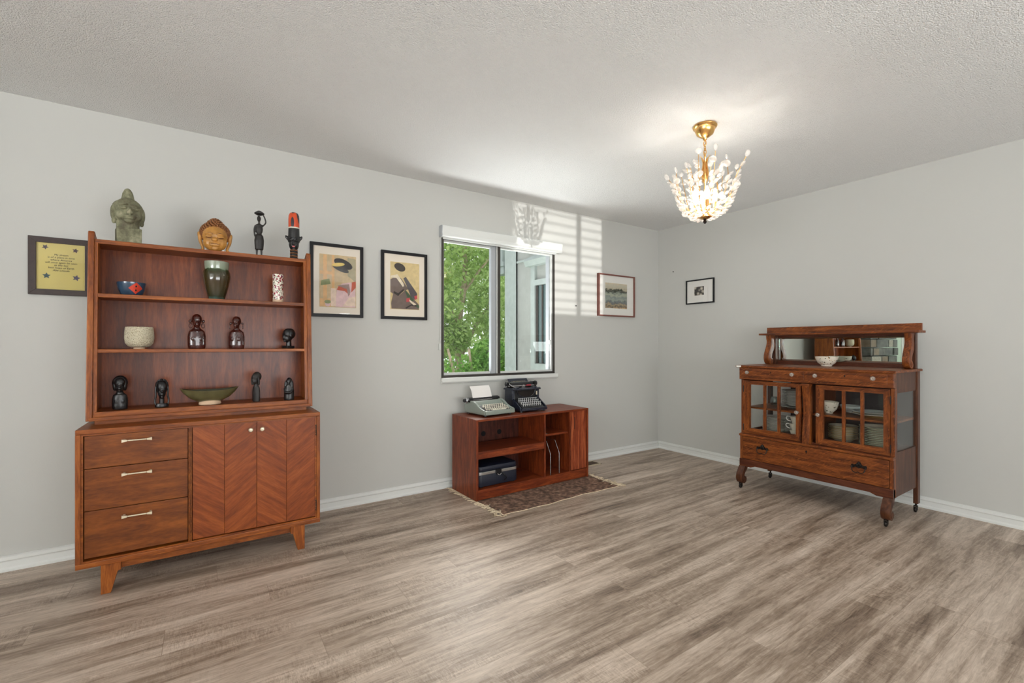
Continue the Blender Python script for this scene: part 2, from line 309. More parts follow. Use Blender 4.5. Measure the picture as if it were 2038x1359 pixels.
# ---------------------------------------------------------------- mesh builder
class MB:
    def __init__(s): s.v = []; s.f = []; s.mi = []
    def add(s, vs, fs, mi=0):
        o = len(s.v); s.v += [tuple(v) for v in vs]
        for f in fs: s.f.append(tuple(i+o for i in f)); s.mi.append(mi)
        return s
    def box(s, x0, x1, y0, y1, z0, z1, mi=0):
        vs = [(x0, y0, z0), (x1, y0, z0), (x1, y1, z0), (x0, y1, z0), (x0, y0, z1), (x1, y0, z1), (x1, y1, z1), (x0, y1, z1)]
        return s.add(vs, [(0, 3, 2, 1), (4, 5, 6, 7), (0, 1, 5, 4), (1, 2, 6, 5), (2, 3, 7, 6), (3, 0, 4, 7)], mi)
    def hexa(s, a, b, mi=0):
        """a: 4 bottom pts ccw, b: 4 top pts"""
        return s.add(list(a)+list(b), [(0, 3, 2, 1), (4, 5, 6, 7), (0, 1, 5, 4), (1, 2, 6, 5), (2, 3, 7, 6), (3, 0, 4, 7)], mi)
    def prism(s, pts, axis, a, b, mi=0):
        """pts: 2D outline in the plane of the two other axes, extruded along axis from a to b"""
        def P(p, t):
            return {'x': (t, p[0], p[1]), 'y': (p[0], t, p[1]), 'z': (p[0], p[1], t)}[axis]
        n = len(pts)
        return s.add([P(p, a) for p in pts]+[P(p, b) for p in pts],
                     [tuple(range(n-1, -1, -1)), tuple(range(n, 2*n))]+[(i, (i+1) % n, n+(i+1) % n, n+i) for i in range(n)], mi)
    def lathe(s, prof, c=(0, 0, 0), n=32, mi=0, sx=1, sy=1, axis='z'):
        vs = []; fs = []
        for (r, z) in prof:
            for k in range(n):
                a = 2*PI*k/n; x, y = r*math.cos(a)*sx, r*math.sin(a)*sy
                if axis == 'z': p = (x, y, z)
                elif axis == 'x': p = (z, x, y)
                else: p = (y, z, x)
                vs.append((p[0]+c[0], p[1]+c[1], p[2]+c[2]))
        m = len(prof)
        for j in range(m-1):
            for k in range(n): fs.append((j*n+k, j*n+(k+1) % n, (j+1)*n+(k+1) % n, (j+1)*n+k))
        if prof[0][0] > 1e-5: fs.append(tuple(range(n-1, -1, -1)))
        if prof[-1][0] > 1e-5: fs.append(tuple((m-1)*n+k for k in range(n)))
        return s.add(vs, fs, mi)
    def tube(s, pts, r, n=8, mi=0):
        pts = [Vector(p) for p in pts]; m = len(pts)
        rs = r if isinstance(r, (list, tuple)) else [r]*m
        vs = []; fs = []; up = Vector((0, 0, 1)); prev = None
        for i, p in enumerate(pts):
            t = (pts[min(i+1, m-1)]-pts[max(i-1, 0)]).normalized()
            if prev is None:
                a = t.cross(up)
                if a.length < .1: a = t.cross(Vector((1, 0, 0)))
            else: a = prev-t*prev.dot(t)
            a.normalize(); prev = a; b = t.cross(a)
            for k in range(n):
                g = 2*PI*k/n; vs.append(p+(a*math.cos(g)+b*math.sin(g))*rs[i])
        for j in range(m-1):
            for k in range(n): fs.append((j*n+k, j*n+(k+1) % n, (j+1)*n+(k+1) % n, (j+1)*n+k))
        fs.append(tuple(range(n-1, -1, -1))); fs.append(tuple((m-1)*n+k for k in range(n)))
        return s.add(vs, fs, mi)
    def ell(s, c, r, rot=None, nu=16, nv=10, mi=0):
        if not isinstance(r, (list, tuple)): r = (r, r, r)
        R = Euler(rot).to_matrix() if rot else None
        vs = []; fs = []
        def P(v):
            v = Vector((v[0]*r[0], v[1]*r[1], v[2]*r[2]))
            if R: v = R @ v
            return (v[0]+c[0], v[1]+c[1], v[2]+c[2])
        vs.append(P((0, 0, -1)))
        for j in range(1, nv):
            ph = -PI/2+PI*j/nv
            for k in range(nu):
                a = 2*PI*k/nu; vs.append(P((math.cos(ph)*math.cos(a), math.cos(ph)*math.sin(a), math.sin(ph))))
        vs.append(P((0, 0, 1))); top = len(vs)-1
        for k in range(nu): fs.append((0, 1+(k+1) % nu, 1+k))
        for j in range(nv-2):
            for k in range(nu): fs.append((1+j*nu+k, 1+j*nu+(k+1) % nu, 1+(j+1)*nu+(k+1) % nu, 1+(j+1)*nu+k))
        for k in range(nu): fs.append((top, 1+(nv-2)*nu+k, 1+(nv-2)*nu+(k+1) % nu))
        return s.add(vs, fs, mi)
def obj(name, mb, mats, parent=None, bevel=0, smooth=False, world=False, seg=2):
    me = bpy.data.meshes.new(name)
    off = Vector((0, 0, 0))
    if world and parent is not None:
        p = parent
        while p.parent: p = p.parent
        off = p.location.copy()
    me.from_pydata([Vector(v)-off for v in mb.v], [], mb.f)
    if not isinstance(mats, (list, tuple)): mats = [mats]
    for m in mats: me.materials.append(m)
    for i, p in enumerate(me.polygons): p.material_index = mb.mi[i]
    bm = bmesh.new(); bm.from_mesh(me)
    bmesh.ops.recalc_face_normals(bm, faces=bm.faces)
    if bevel:
        es = [e for e in bm.edges if len(e.link_faces) == 2 and e.calc_face_angle(0) > .6]
        bmesh.ops.bevel(bm, geom=es, offset=bevel, segments=seg, profile=.6, affect='EDGES', clamp_overlap=True)
    bm.to_mesh(me); bm.free()
    if smooth:
        for p in me.polygons: p.use_smooth = True
        try: me.set_sharp_from_angle(angle=math.radians(smooth if smooth is not True else 40))
        except Exception: pass
    o = bpy.data.objects.new(name, me); COL.objects.link(o)
    if parent is not None: o.parent = parent
    return o
def thing(name, label, cat, loc=(0, 0, 0), rz=0, group=None):
    o = bpy.data.objects.new(name, None); COL.objects.link(o); o.empty_display_size = .05
    o.location = loc; o.rotation_euler = (0, 0, rz); o['label'] = label; o['category'] = cat
    if group: o['group'] = group
    return o
def tag(o, label, cat, group=None):
    o['label'] = label; o['category'] = cat
    if group: o['group'] = group
    return o
def struct(name, mb, m, parent=None, **k):
    o = obj(name, mb, m, parent, **k)
    if parent is None: o['kind'] = 'structure'
    return o
def place(o, loc, rz=0):
    o.location = loc; o.rotation_euler = (0, 0, rz); return o
def sculpt(name, mb, mat, parent, voxel=.004, smooth_it=2, world=False):
    """fuse closed shapes into one carved surface"""
    o = obj(name, mb, mat, parent, world=world)
    m = o.modifiers.new('r', 'REMESH'); m.mode = 'VOXEL'; m.voxel_size = voxel; m.use_smooth_shade = True
    if smooth_it:
        m2 = o.modifiers.new('s', 'SMOOTH'); m2.factor = .5; m2.iterations = smooth_it
    bpy.context.view_layer.update()
    dg = bpy.context.evaluated_depsgraph_get()
    me = bpy.data.meshes.new_from_object(o.evaluated_get(dg))
    o.modifiers.clear(); old = o.data; o.data = me; bpy.data.meshes.remove(old)
    me.materials.clear(); me.materials.append(mat)
    for p in me.polygons: p.use_smooth = True
    return o
def frame_mb(x0, x1, z0, z1, w, y0, y1, mb=None):
    """mitred rectangular frame in the xz plane"""
    mb = mb or MB()
    o = [(x0, z0), (x1, z0), (x1, z1), (x0, z1)]; i = [(x0+w, z0+w), (x1-w, z0+w), (x1-w, z1-w), (x0+w, z1-w)]
    for k in range(4):
        a, b, c, d = o[k], o[(k+1) % 4], i[(k+1) % 4], i[k]
        mb.hexa([(a[0], y0, a[1]), (b[0], y0, b[1]), (c[0], y0, c[1]), (d[0], y0, d[1])],
                [(a[0], y1, a[1]), (b[0], y1, b[1]), (c[0], y1, c[1]), (d[0], y1, d[1])])
    return mb
def spline(pts, n=8):
    """catmull-rom through 2D/3D points"""
    P = [Vector(p) for p in pts]; out = []
    for i in range(len(P)-1):
        p0 = P[max(i-1, 0)]; p1 = P[i]; p2 = P[i+1]; p3 = P[min(i+2, len(P)-1)]
        for k in range(n):
            t = k/n
            out.append(.5*((2*p1)+(p2-p0)*t+(2*p0-5*p1+4*p2-p3)*t*t+(3*p1-3*p2+p3-p0)*t**3))
    out.append(P[-1]); return out

# ---------------------------------------------------------------- room shell
X0, Y0 = -4.6, -3.0                       # left wall x, rear wall y
WT = .13
OX0, OX1, OZ0, OZ1 = 1.575, 2.742, .888, 2.03
struct('floor', MB().box(X0, CX, Y0, CY, -.06, 0), M_FLOOR)
struct('ceiling', MB().box(X0-.1, CX+.1, Y0-.1, CY+WT, H, H+.08), M_CEIL)
wm = MB()
wm.box(X0, OX0, CY, CY+WT, -.06, H); wm.box(OX1, CX+.1, CY, CY+WT, -.06, H)
wm.box(OX0, OX1, CY, CY+WT, -.06, OZ0); wm.box(OX0, OX1, CY, CY+WT, OZ1, H)
struct('wall_back', wm, M_WALL)
struct('wall_right', MB().box(CX, CX+.1, Y0, CY, -.06, H), M_WALL)
struct('wall_left', MB().box(X0-.1, X0, Y0, CY, -.06, H), M_WALL)
RX0, RX1, RZ0, RZ1 = 2.275, 3.358, .83, 1.815
wm = MB()
wm.box(X0, RX0, Y0-.1, Y0, -.06, H); wm.box(RX1, CX, Y0-.1, Y0, -.06, H)
wm.box(RX0, RX1, Y0-.1, Y0, -.06, RZ0); wm.box(RX0, RX1, Y0-.1, Y0, RZ1, H)
struct('wall_front', wm, M_WALL)
w3 = MB(); w3.box(3.017, 3.08, Y0-.07, Y0-.03, RZ0, RZ1)
o = struct('window_3', w3, M_TRIM)
mb = MB(); n = 11; pitch = (RZ1-RZ0)/n; tilt = math.radians(5.5+15)
for i in range(n):
    z = RZ0+pitch*(i+.5); c, s_ = math.cos(tilt)*.024, math.sin(tilt)*.024
    mb.hexa([(RX0, Y0-.075-c, z-s_-.001), (RX1, Y0-.075-c, z-s_-.001), (RX1, Y0-.075+c, z+s_-.001), (RX0, Y0-.075+c, z+s_-.001)],
            [(RX0, Y0-.075-c, z-s_+.001), (RX1, Y0-.075-c, z-s_+.001), (RX1, Y0-.075+c, z+s_+.001), (RX0, Y0-.075+c, z+s_+.001)])
obj('blind_slats', mb, M_TRIM, o)

BP = [(0, 0), (.017, 0), (.017, .012), (.010, .022), (.010, .050), (.016, .058), (.014, .074), (.006, .079), (0, .079)]
def bb(axis, a, b, wall, sgn, gaps=()):
    mb = MB()
    pts = [(wall+sgn*p[0], p[1]) for p in BP]
    return mb.prism(pts, axis, a, b)
struct('baseboard_back', bb('x', X0, CX, CY, -1), M_TRIM)
struct('baseboard_right', bb('y', Y0, CY-.017, CX, -1), M_TRIM)

# ---------------------------------------------------------------- window with its sashes
win = struct('window_1', frame_mb(OX0, OX1, OZ0, OZ1, .020, CY-.004, CY+.07), M_BRONZE)
mx0 = 2.052
# left fixed light
f = frame_mb(OX0+.020, mx0+.03, OZ0+.020, OZ1-.020, .017, CY+.03, CY+.058)
obj('left_sash', f, M_VINYL, win)
# right sliding sash with a wide light stile and a dark meeting rail
f = frame_mb(mx0+.072, OX1-.020, OZ0+.020, OZ1-.020, .016, CY+.008, CY+.028)
obj('right_sash', f, M_VINYL, win)
m = MB(); m.box(mx0, mx0+.046, CY+.014, CY+.05, OZ0+.02, OZ1-.02); obj('meeting_stile', m, M_ALU, win)
m = MB(); m.box(mx0+.048, mx0+.084, CY-.002, CY+.03, OZ0+.02, OZ1-.02); obj('mullion', m, M_BRONZE, win, bevel=.002)
m = MB(); m.box(mx0+.046, mx0+.052, CY-.006, CY+.01, OZ0+.02, OZ1-.02); obj('weather_strip', m, M_VINYL, win)
m = MB(); m.box(OX1-.046, OX1-.036, CY+.03, CY+.075, OZ0+.03, OZ1-.03); m.box(OX1-.036, OX1-.02, CY+.03, CY+.06, OZ0+.03, OZ1-.03); obj('jamb_liner', m, M_ALU, win)
m = MB(); m.box(OX1-.060, OX1-.046, CY-.004, CY+.008, 1.16, 1.20); m.box(OX1-.056, OX1-.05, CY-.012, CY-.004, 1.165, 1.195); obj('latch', m, M_VINYL, win)
obj('pane', MB().box(OX0+.03, mx0+.01, CY+.042, CY+.046, OZ0+.03, OZ1-.03), M_GLASS, win)
obj('pane', MB().box(mx0+.08, OX1-.03, CY+.016, CY+.020, OZ0+.03, OZ1-.03), M_GLASS, win)
# sill apron under the window
struct('trim_1', MB().prism([(CY, .842), (CY-.018, .842), (CY-.032, .856), (CY-.036, .888), (CY, .888)], 'x', 1.568, 2.762), M_TRIM, bevel=.003)
# roller shade rolled up in its cassette
rs = thing('roller_shade', 'white roller shade cassette mounted across the top of the window', 'window shade', (2.18, CY-.03, 2.02))
prof = [(CY, 2.018), (CY-.046, 2.018), (CY-.056, 2.026), (CY-.050, 2.05), (CY-.058, 2.10), (CY-.052, 2.107), (CY, 2.107)]
obj('cassette', MB().prism(prof, 'x', 1.562, 2.790), M_TRIM, rs, world=True, bevel=.002)
obj('end_cap', MB().prism([(p[0], p[1]) for p in prof], 'x', 1.556, 1.562), M_ALU, rs, world=True)
obj('end_cap', MB().prism([(p[0], p[1]) for p in prof], 'x', 2.790, 2.795), M_TRIM, rs, world=True)
obj('hem_bar', MB().box(1.578, 2.74, CY-.03, CY-.018, 2.004, 2.018), M_VINYL, rs, world=True)
obj('pull_cord', MB().tube([(1.566, CY-.012, 2.02), (1.566, CY-.010, 1.55), (1.563, CY-.010, 1.12)], .0028), M_VINYL, rs, world=True)
obj('cord_tensioner', MB().box(1.548, 1.566, CY-.018, CY, 1.115, 1.165), M_VINYL, rs, world=True, bevel=.003)

# small nails left in the walls
for i, (loc, ax, lab) in enumerate([((3.005, CY-.006, 1.537), 'y', 'small black nail in the wall between the window and the red-framed picture'),
                       ((CX-.006, 3.165, 1.952), 'x', 'small nail high on the right wall left of the little black frame')]):
    m = MB().lathe([(.003, -.004), (.003, .006), (.0065, .006), (.0065, .008)] if ax == 'x' else [(.0065, -.006), (.0065, -.004), (.003, -.004), (.003, .006)], (0, 0, 0), 10, axis=ax)
    if ax == 'x': m = MB().lathe([(.0065, -.006), (.0065, -.004), (.003, -.004), (.003, .006)], (0, 0, 0), 10, axis='x')
    o = obj('nail', m, M_BLACK); o.location = loc; tag(o, lab, 'nail')
# floor register
fr = thing('floor_vent', 'beige floor register in the floor behind the right end of the record cabinet', 'floor vent', (3.04, 3.29, 0))
mb = MB(); X_ = (2.90, 3.20); Y_ = (3.212, 3.345)
mb.box(X_[0], X_[1], Y_[0], Y_[0]+.014, 0, .005); mb.box(X_[0], X_[1], Y_[1]-.014, Y_[1], 0, .005)
mb.box(X_[0], X_[0]+.014, Y_[0], Y_[1], 0, .005); mb.box(X_[1]-.014, X_[1], Y_[0], Y_[1], 0, .005)
M_BEIGE = flat('beige_metal', (206, 190, 164), .5)
obj('frame', mb, M_BEIGE, fr, world=True)
mb = MB()
for i in range(9): mb.box(X_[0]+.014, X_[1]-.014, Y_[0]+.02+i*.011, Y_[0]+.024+i*.011, 0, .004)
obj('louvres', mb, flat('brown_metal', (92, 74, 60), .5), fr, world=True)

# far left of the window wall: only the sideboard mirror sees it
mb = MB(); rnd = random.Random(4); z = 0
while z < H:
    hgt = rnd.uniform(.10, .2); hgt = min(hgt, H-z); x = -2.45
    while x < -1.2:
        w_ = min(rnd.uniform(.15, .45), -1.2-x)
        if w_ < .05: break
        mb.box(x+.005, x+w_-.005, 3.05+rnd.uniform(0, .03), CY-.004, z+.005, z+hgt-.005, rnd.choice((0, 0, 1, 2))); x += w_
    z += hgt
o = obj('stone_chimney', mb, [flat('grey_stone', (96, 98, 94), .8, var=.4, vscale=9), flat('brown_stone', (122, 108, 92), .8, var=.3, vscale=9), flat('pale_stone', (150, 146, 134), .8, var=.3)], bevel=.01)
tag(o, 'grey and brown stone chimney breast reflected in the sideboard mirror', 'chimney')
dr = struct('door_1', frame_mb(-3.75, -2.6, -.06, 2.12, .09, CY-.03, CY), M_TRIM)
obj('daylit_door_panel', MB().box(-3.66, -2.69, CY-.015, CY, 0, 2.03), flat('daylit_green', (196, 214, 198), .6), dr)  # pale green colour stands in for daylight seen through a glass door

# ---------------------------------------------------------------- outdoors
M_SIDE = flat('siding', (164, 166, 162), .7, var=.06, vscale=12); M_STRIM = flat('siding_trim', (166, 175, 172), .6, var=.08, vscale=16)
M_SIDED = flat('siding_shade', (150, 160, 158), .7)
GZ0 = -2.6
M_GRASS = flat('lawn', (104, 128, 66), .9, var=.3, vscale=6)
struct('ground', MB().box(-8, 22, 3.6, 24, GZ0-.1, GZ0), M_GRASS)
struct('wall_wing', MB().box(3.30, 4.6, CY+WT, 4.80, GZ0, 3.4), M_SIDE)
mb = MB(); mb.box(3.272, 3.42, 4.80, 5.06, GZ0, 3.4)
struct('trim_2', mb, M_STRIM, bevel=.004)
mb = MB(); mb.box(3.268, 3.30, 4.80, 4.86, GZ0, 3.4); mb.box(3.28, 3.30, 4.46, 4.80, 2.19, 2.215)
struct('trim_3', mb, M_STRIM, bevel=.003)
w2 = struct('window_2', MB().box(3.262, 3.30, 4.39, 4.47, .86, 2.10).box(3.262, 3.30, 4.05, 4.39, 1.865, 1.93).box(3.262, 3.30, 4.05, 4.39, .86, .935), M_STRIM)
obj('head_moulding', MB().prism([(3.30, 2.10), (3.22, 2.10), (3.19, 2.16), (3.23, 2.20), (3.30, 2.24)], 'y', 4.0, 4.52), M_STRIM, w2)
obj('window_sash', MB().box(3.275, 3.295, 4.345, 4.38, .94, 1.86).box(3.275, 3.295, 4.25, 4.27, .94, 1.86), M_BRONZE, w2)
obj('pane', MB().box(3.288, 3.292, 4.05, 4.39, .94, 1.86), flat('dark_pane', (70, 92, 92), .08, spec=.8), w2)
# eave bracket of the neighbour's roof
mb = MB(); mb.box(3.28, 3.40, 5.10, 5.30, 2.10, 2.20); mb.box(3.30, 3.36, 5.16, 5.22, 2.2, 3.4); mb.box(3.26, 3.44, 5.08, 5.32, 2.2, 2.26)
struct('trim_4', mb, M_SIDED, bevel=.005)

def leaf_mat(name, a, b_, scale=3):
    m, t, b = nmat(name); N = t.nodes.new; L = t.links.new; tc = N('ShaderNodeTexCoord')
    n = N('ShaderNodeTexNoise'); n.inputs['Scale'].default_value = scale; n.inputs['Detail'].default_value = 6; n.inputs['Roughness'].default_value = .8; L(tc.outputs['Object'], n.inputs['Vector'])
    r = N('ShaderNodeValToRGB'); r.color_ramp.elements[0].position = .36; r.color_ramp.elements[1].position = .64
    r.color_ramp.elements[0].color = lin(a); r.color_ramp.elements[1].color = lin(b_)
    L(n.outputs['Fac'], r.inputs['Fac']); L(r.outputs['Color'], b.inputs['Base Color'])
    b.inputs['Roughness'].default_value = .55; b.inputs['Subsurface Weight'].default_value = 0
    tl = N('ShaderNodeBsdfTranslucent'); L(r.outputs['Color'], tl.inputs[0]); mx = N('ShaderNodeMixShader'); mx.inputs[0].default_value = .4
    L(b.outputs[0], mx.inputs[1]); L(tl.outputs[0], mx.inputs[2])
    out = [n_ for n_ in t.nodes if n_.type == 'OUTPUT_MATERIAL'][0]; L(mx.outputs[0], out.inputs[0])
    return m
def leaves(n, sampler, size, seed, mb=None):
    rnd = random.Random(seed); mb = mb or MB()
    for _ in range(n):
        p = Vector(sampler(rnd)); R = Euler((rnd.uniform(-1.1, 1.1), rnd.uniform(-1.1, 1.1), rnd.uniform(0, 2*PI))).to_matrix()
        s_ = size*rnd.uniform(.6, 1.3)
        vs = [(-.5, 0, 0), (-.15, -.26, .05), (.2, -.22, .04), (.55, 0, -.08), (.2, .22, .04), (-.15, .26, .05)]
        mb.add([p+R @ (Vector(v)*s_) for v in vs], [(0, 1, 2, 3), (0, 3, 4, 5)])
    return mb
M_LEAF1 = leaf_mat('light_leaves', (132, 170, 78), (202, 222, 146), 2.2); M_LEAF2 = leaf_mat('bright_leaves', (104, 164, 60), (170, 214, 108), 4)
M_LEAF3 = leaf_mat('far_leaves', (126, 160, 90), (188, 210, 144), 2); M_BARK = flat('bark', (176, 158, 134), .9, var=.3, vscale=14)
def clump(cs):
    def f(rnd):
        c, r = rnd.choice(cs)
        while True:
            v = Vector((rnd.uniform(-1, 1), rnd.uniform(-1, 1), rnd.uniform(-1, 1)))
            if v.length < 1: break
        return (c[0]+v[0]*r[0], c[1]+v[1]*r[1], c[2]+v[2]*r[2])
    return f
t = thing('leafy_tree', 'light green leafy tree with a pale trunk close outside the window', 'tree', (3.55, 6.9, GZ0))
tr_ = MB().tube(spline([(3.62, 6.9, GZ0), (3.60, 6.9, 0), (3.52, 6.88, 1.4), (3.66, 6.9, 2.4), (3.6, 6.95, 3.8)], 6), [.09-.0024*i for i in range(25)], 10)
tr_.tube(spline([(3.56, 6.9, .9), (3.85, 6.85, 1.5), (4.1, 6.8, 1.9), (4.2, 6.8, 2.6)], 5), .03)
tr_.tube(spline([(3.54, 6.9, 1.5), (3.2, 6.85, 2.0), (2.9, 6.8, 2.7)], 5), .025)
tr_.tube(spline([(3.6, 6.9, 2.0), (3.9, 6.7, 2.5), (4.3, 6.6, 3.0)], 5), .022)
obj('trunk', tr_, M_BARK, t, world=True, smooth=True)
cs = [((3.3, 6.9, 2.6), (.8, .5, .6)), ((4.2, 6.9, 2.5), (.7, .5, .7)), ((3.0, 6.7, 1.9), (.5, .4, .5)), ((4.1, 6.7, 1.7), (.5, .4, .5)), ((3.6, 7.0, 3.4), (1.2, .6, .6)), ((4.6, 7, 3.2), (.7, .5, .6)), ((3.3, 6.75, 1.3), (.4, .3, .3))]
obj('foliage', leaves(9000, clump(cs), .085, 1), M_LEAF1, t, world=True)
t = thing('green_shrub', 'bright green shrub below the window level outside', 'shrub', (3.8, 6.2, GZ0))
sb = MB()
for k in range(7): sb.tube([(3.8+.1*k-.3, 6.2, GZ0), (3.6+.25*k-.6, 6.2, .2), (3.5+.35*k-.9, 6.1, 1.1)], .02)
obj('stems', sb, M_BARK, t, world=True)
cs = [((3.2, 6.2, .5), (.7, .4, .5)), ((3.9, 6.2, .6), (.7, .4, .6)), ((3.5, 6.2, -.2), (1.1, .5, .7)), ((4.3, 6.1, .4), (.6, .4, .7)), ((3.75, 6.2, 1.0), (.35, .3, .25))]
obj('foliage', leaves(7000, clump(cs), .08, 2), M_LEAF2, t, world=True)
for i, (cx_, cy_, rr, lab) in enumerate([(4.2, 9.2, 1.7, 'yellow-green tree filling the left window pane behind the trunk'), (8.0, 11.5, 1.9, 'green tree showing in the gap beside the house corner post')]):
    t = thing('garden_tree', lab, 'tree', (cx_, cy_, GZ0))
    obj('trunk', MB().tube([(cx_, cy_, GZ0), (cx_+.1, cy_, 0), (cx_, cy_, 2.4)], [.14, .1, .06]), M_BARK, t, world=True)
    cs = [((cx_+a*rr*.5, cy_+b*.4, zc), (rr*.62, .7, .9)) for a, b, zc in ((-1, 0, .2), (0, .3, .6), (1, 0, .3), (-.8, .2, 1.6), (.6, 0, 1.7), (0, 0, 2.6), (1.1, .2, 2.9), (-1, 0, 2.9), (0, .2, 3.8), (.9, 0, 4.1), (-.9, 0, 4.0), (0, .1, -1), (1, .1, -1), (-1, .1, -1))]
    obj('foliage', leaves(17000, clump(cs), .12, 5+i), M_LEAF3, t, world=True)

# ---------------------------------------------------------------- walnut china hutch
hu = thing('china_hutch', 'tall mid-century walnut hutch with three drawers, herringbone doors and open shelves above', 'cabinet', (.03, 3.02, 0))
HW = dict(world=True)
YB = 3.27
mb = MB()
x0, x1, z0, z1, yf = -.488, .547, .136, .767, 2.80
obj('case_top', mb.box(x0, x1, yf, YB, z1-.022, z1), M_WX, hu, bevel=.003, **HW)
obj('case_bottom', MB().box(x0, x1, yf, YB, z0, z0+.024), M_WX, hu, bevel=.003, **HW)
for a in (x0, x1-.018): obj('case_side', MB().box(a, a+.018, yf, YB, z0+.024, z1-.022), M_WZ, hu, bevel=.002, **HW)
mb = frame_mb(x0+.017, x1-.017, z0+.022, z1-.021, .009, yf+.007, yf+.05)
mb.box(-.071, -.066, yf+.004, yf+.05, z0+.03, z1-.03); mb.box(-.064, -.058, yf+.008, yf+.05, z0+.03, z1-.03)
obj('inner_moulding', mb, M_WX, hu, **HW)
obj('case_back', MB().box(x0+.018, x1-.018, yf+.16, yf+.17, z0+.02, z1-.02), M_WBACK, hu, **HW)
for k, (a, b, hz) in enumerate(((.586, .735, .704), (.393, .583, .547), (.177, .390, .349))):
    dr = obj('drawer', MB().box(-.459, -.074, yf+.012, yf+.15, a, b), M_DRAW, hu, bevel=.0015, **HW)
    h = MB(); hx0, hx1 = -.322, -.216; y = yf-.016
    for sx, ex in ((hx0, 1), (hx1, -1)):
        h.lathe([(.0045, 0), (.005, .010), (.0085, .024), (.0095, .030)], (sx+ex*.0, y, hz), 12, axis='x') if False else None
        h.add([(sx-ex*.003, y+dy, hz+dz) for dy, dz in ((-.006, -.0068), (.006, -.0068), (.006, .0068), (-.006, .0068))]
              + [(sx+ex*.017, y+dy, hz+dz) for dy, dz in ((-.0035, -.0035), (.0035, -.0035), (.0035, .0035), (-.0035, .0035))],
              [(0, 1, 2, 3), (7, 6, 5, 4), (0, 4, 5, 1), (1, 5, 6, 2), (2, 6, 7, 3), (3, 7, 4, 0)])
        h.box(sx+ex*.004-.004, sx+ex*.004+.004, y, yf+.013, hz-.0045, hz+.0045)
    h.tube([(hx0+.018, y, hz), (hx1-.018, y, hz)], .0034, 10)
    o = obj('handle', h, M_PULL, dr, bevel=.001, **HW); o['label'] = 'cream metal bar handle with flared ends'
for a, m_, b, kx in ((-.055, .082, .2285, .200), (.2305, .374, .522, .254)):
    mb = MB(); mb.box(a, m_-.0006, yf+.012, yf+.03, .171, .738, 0); mb.box(m_+.0006, b, yf+.012, yf+.03, .171, .738, 1)
    dr = obj('door', mb, [M_HER1, M_HER2], hu, bevel=.001, **HW)
    k_ = MB().lathe([(0, -.024), (.008, -.023), (.0112, -.019), (.0118, -.015), (.009, -.009), (.005, -.006), (.005, .002)], (kx, yf+.010, .700), 20, axis='y')
    o = obj('knob', k_, M_PULL, dr, smooth=True, **HW); o['label'] = 'round cream metal knob'
for hz in (.665, .235):
    mb = MB()
    for i in range(5): mb.lathe([(.0035, -.006), (.0046, -.003), (.0046, .003), (.0035, .006)], (.527, yf+.010, hz+(i-2)*.0125), 10)
    mb.box(.5235, .530, yf+.012, yf+.016, hz-.03, hz+.03)
    obj('hinge', mb, M_DARKMETAL, hu, **HW)
obj('apron', MB().box(-.33, .395, 2.835, 2.86, .098, .137).box(-.33, .395, 3.20, 3.22, .098, .137), M_WX, hu, **HW)
for sx in (-1, 1):
    for (ya, yb) in ((2.808, 2.86), (3.19, 3.24)):
        xo = -.402 if sx < 0 else .467
        a = MB(); xi_t = xo-sx*.072; xi_m = xo-sx*.060; xb = xo-sx*.036
        pts = [(xo, 0), (xb, 0), (xi_m, .095), (xi_t, .098), (xi_t, .137), (xo, .137)]
        obj('leg', a.prism(pts, 'y', ya, yb), M_WZ, hu, bevel=.002, **HW)
# upper open shelves
UX0, UX1 = -.475, .530; UB = 3.205
def fy(z): return 2.930+(z-.787)/(1.70-.787)*.062
mb = MB()
side = [(fy(.787), .787), (UB, .787), (UB, 1.652), (3.15, 1.656), (3.105, 1.668), (3.050, 1.690), (3.018, 1.706), (2.998, 1.709), (fy(1.70), 1.700)]
for a, b in ((UX0, UX0+.024), (UX1-.024, UX1)):
    o = obj('side_panel', MB().prism(side, 'x', a, b), M_WZ, hu, bevel=.004, **HW)
for a, b in ((UX0+.0245, UX0+.040), (UX1-.040, UX1-.0245)):
    mb = MB().hexa([(a, fy(.82)+.008, .815), (b, fy(.82)+.008, .830), (b, fy(.82)+.035, .830), (a, fy(.82)+.035, .815)],
            [(a, fy(1.65)+.008, 1.655), (b-.0035 if a < 0 else b, fy(1.65)+.008, 1.655), (b, fy(1.65)+.03, 1.655), (a, fy(1.65)+.03, 1.655)])
    obj('side_moulding', mb, M_WZ, hu, **HW)
mb = MB(); mb.box(UX0+.024, UX1-.024, 2.938, UB, .800, .826); mb.box(UX0+.012, UX1-.012, 2.928, 2.96, .787, .804); mb.box(UX0+.03, UX1-.03, 2.933, 2.95, .806, .829)
obj('bottom_shelf', mb, M_WX, hu, bevel=.002, **HW)
obj('plinth', MB().box(-.445, .50, 2.955, UB-.01, .767, .787), M_WX, hu, **HW)
for nm, zt, th, yy in (('shelf', 1.131, .017, 2.965), ('shelf', 1.405, .019, 2.982), ('top_shelf', 1.672, .021, 2.998)):
    obj(nm, MB().box(UX0+.024, UX1-.024, yy, UB, zt-th, zt), M_WX, hu, bevel=.002, **HW)
obj('back_panel', MB().box(UX0+.024, UX1-.024, 3.178, 3.19, .82, 1.66), M_WBACK, hu, **HW)

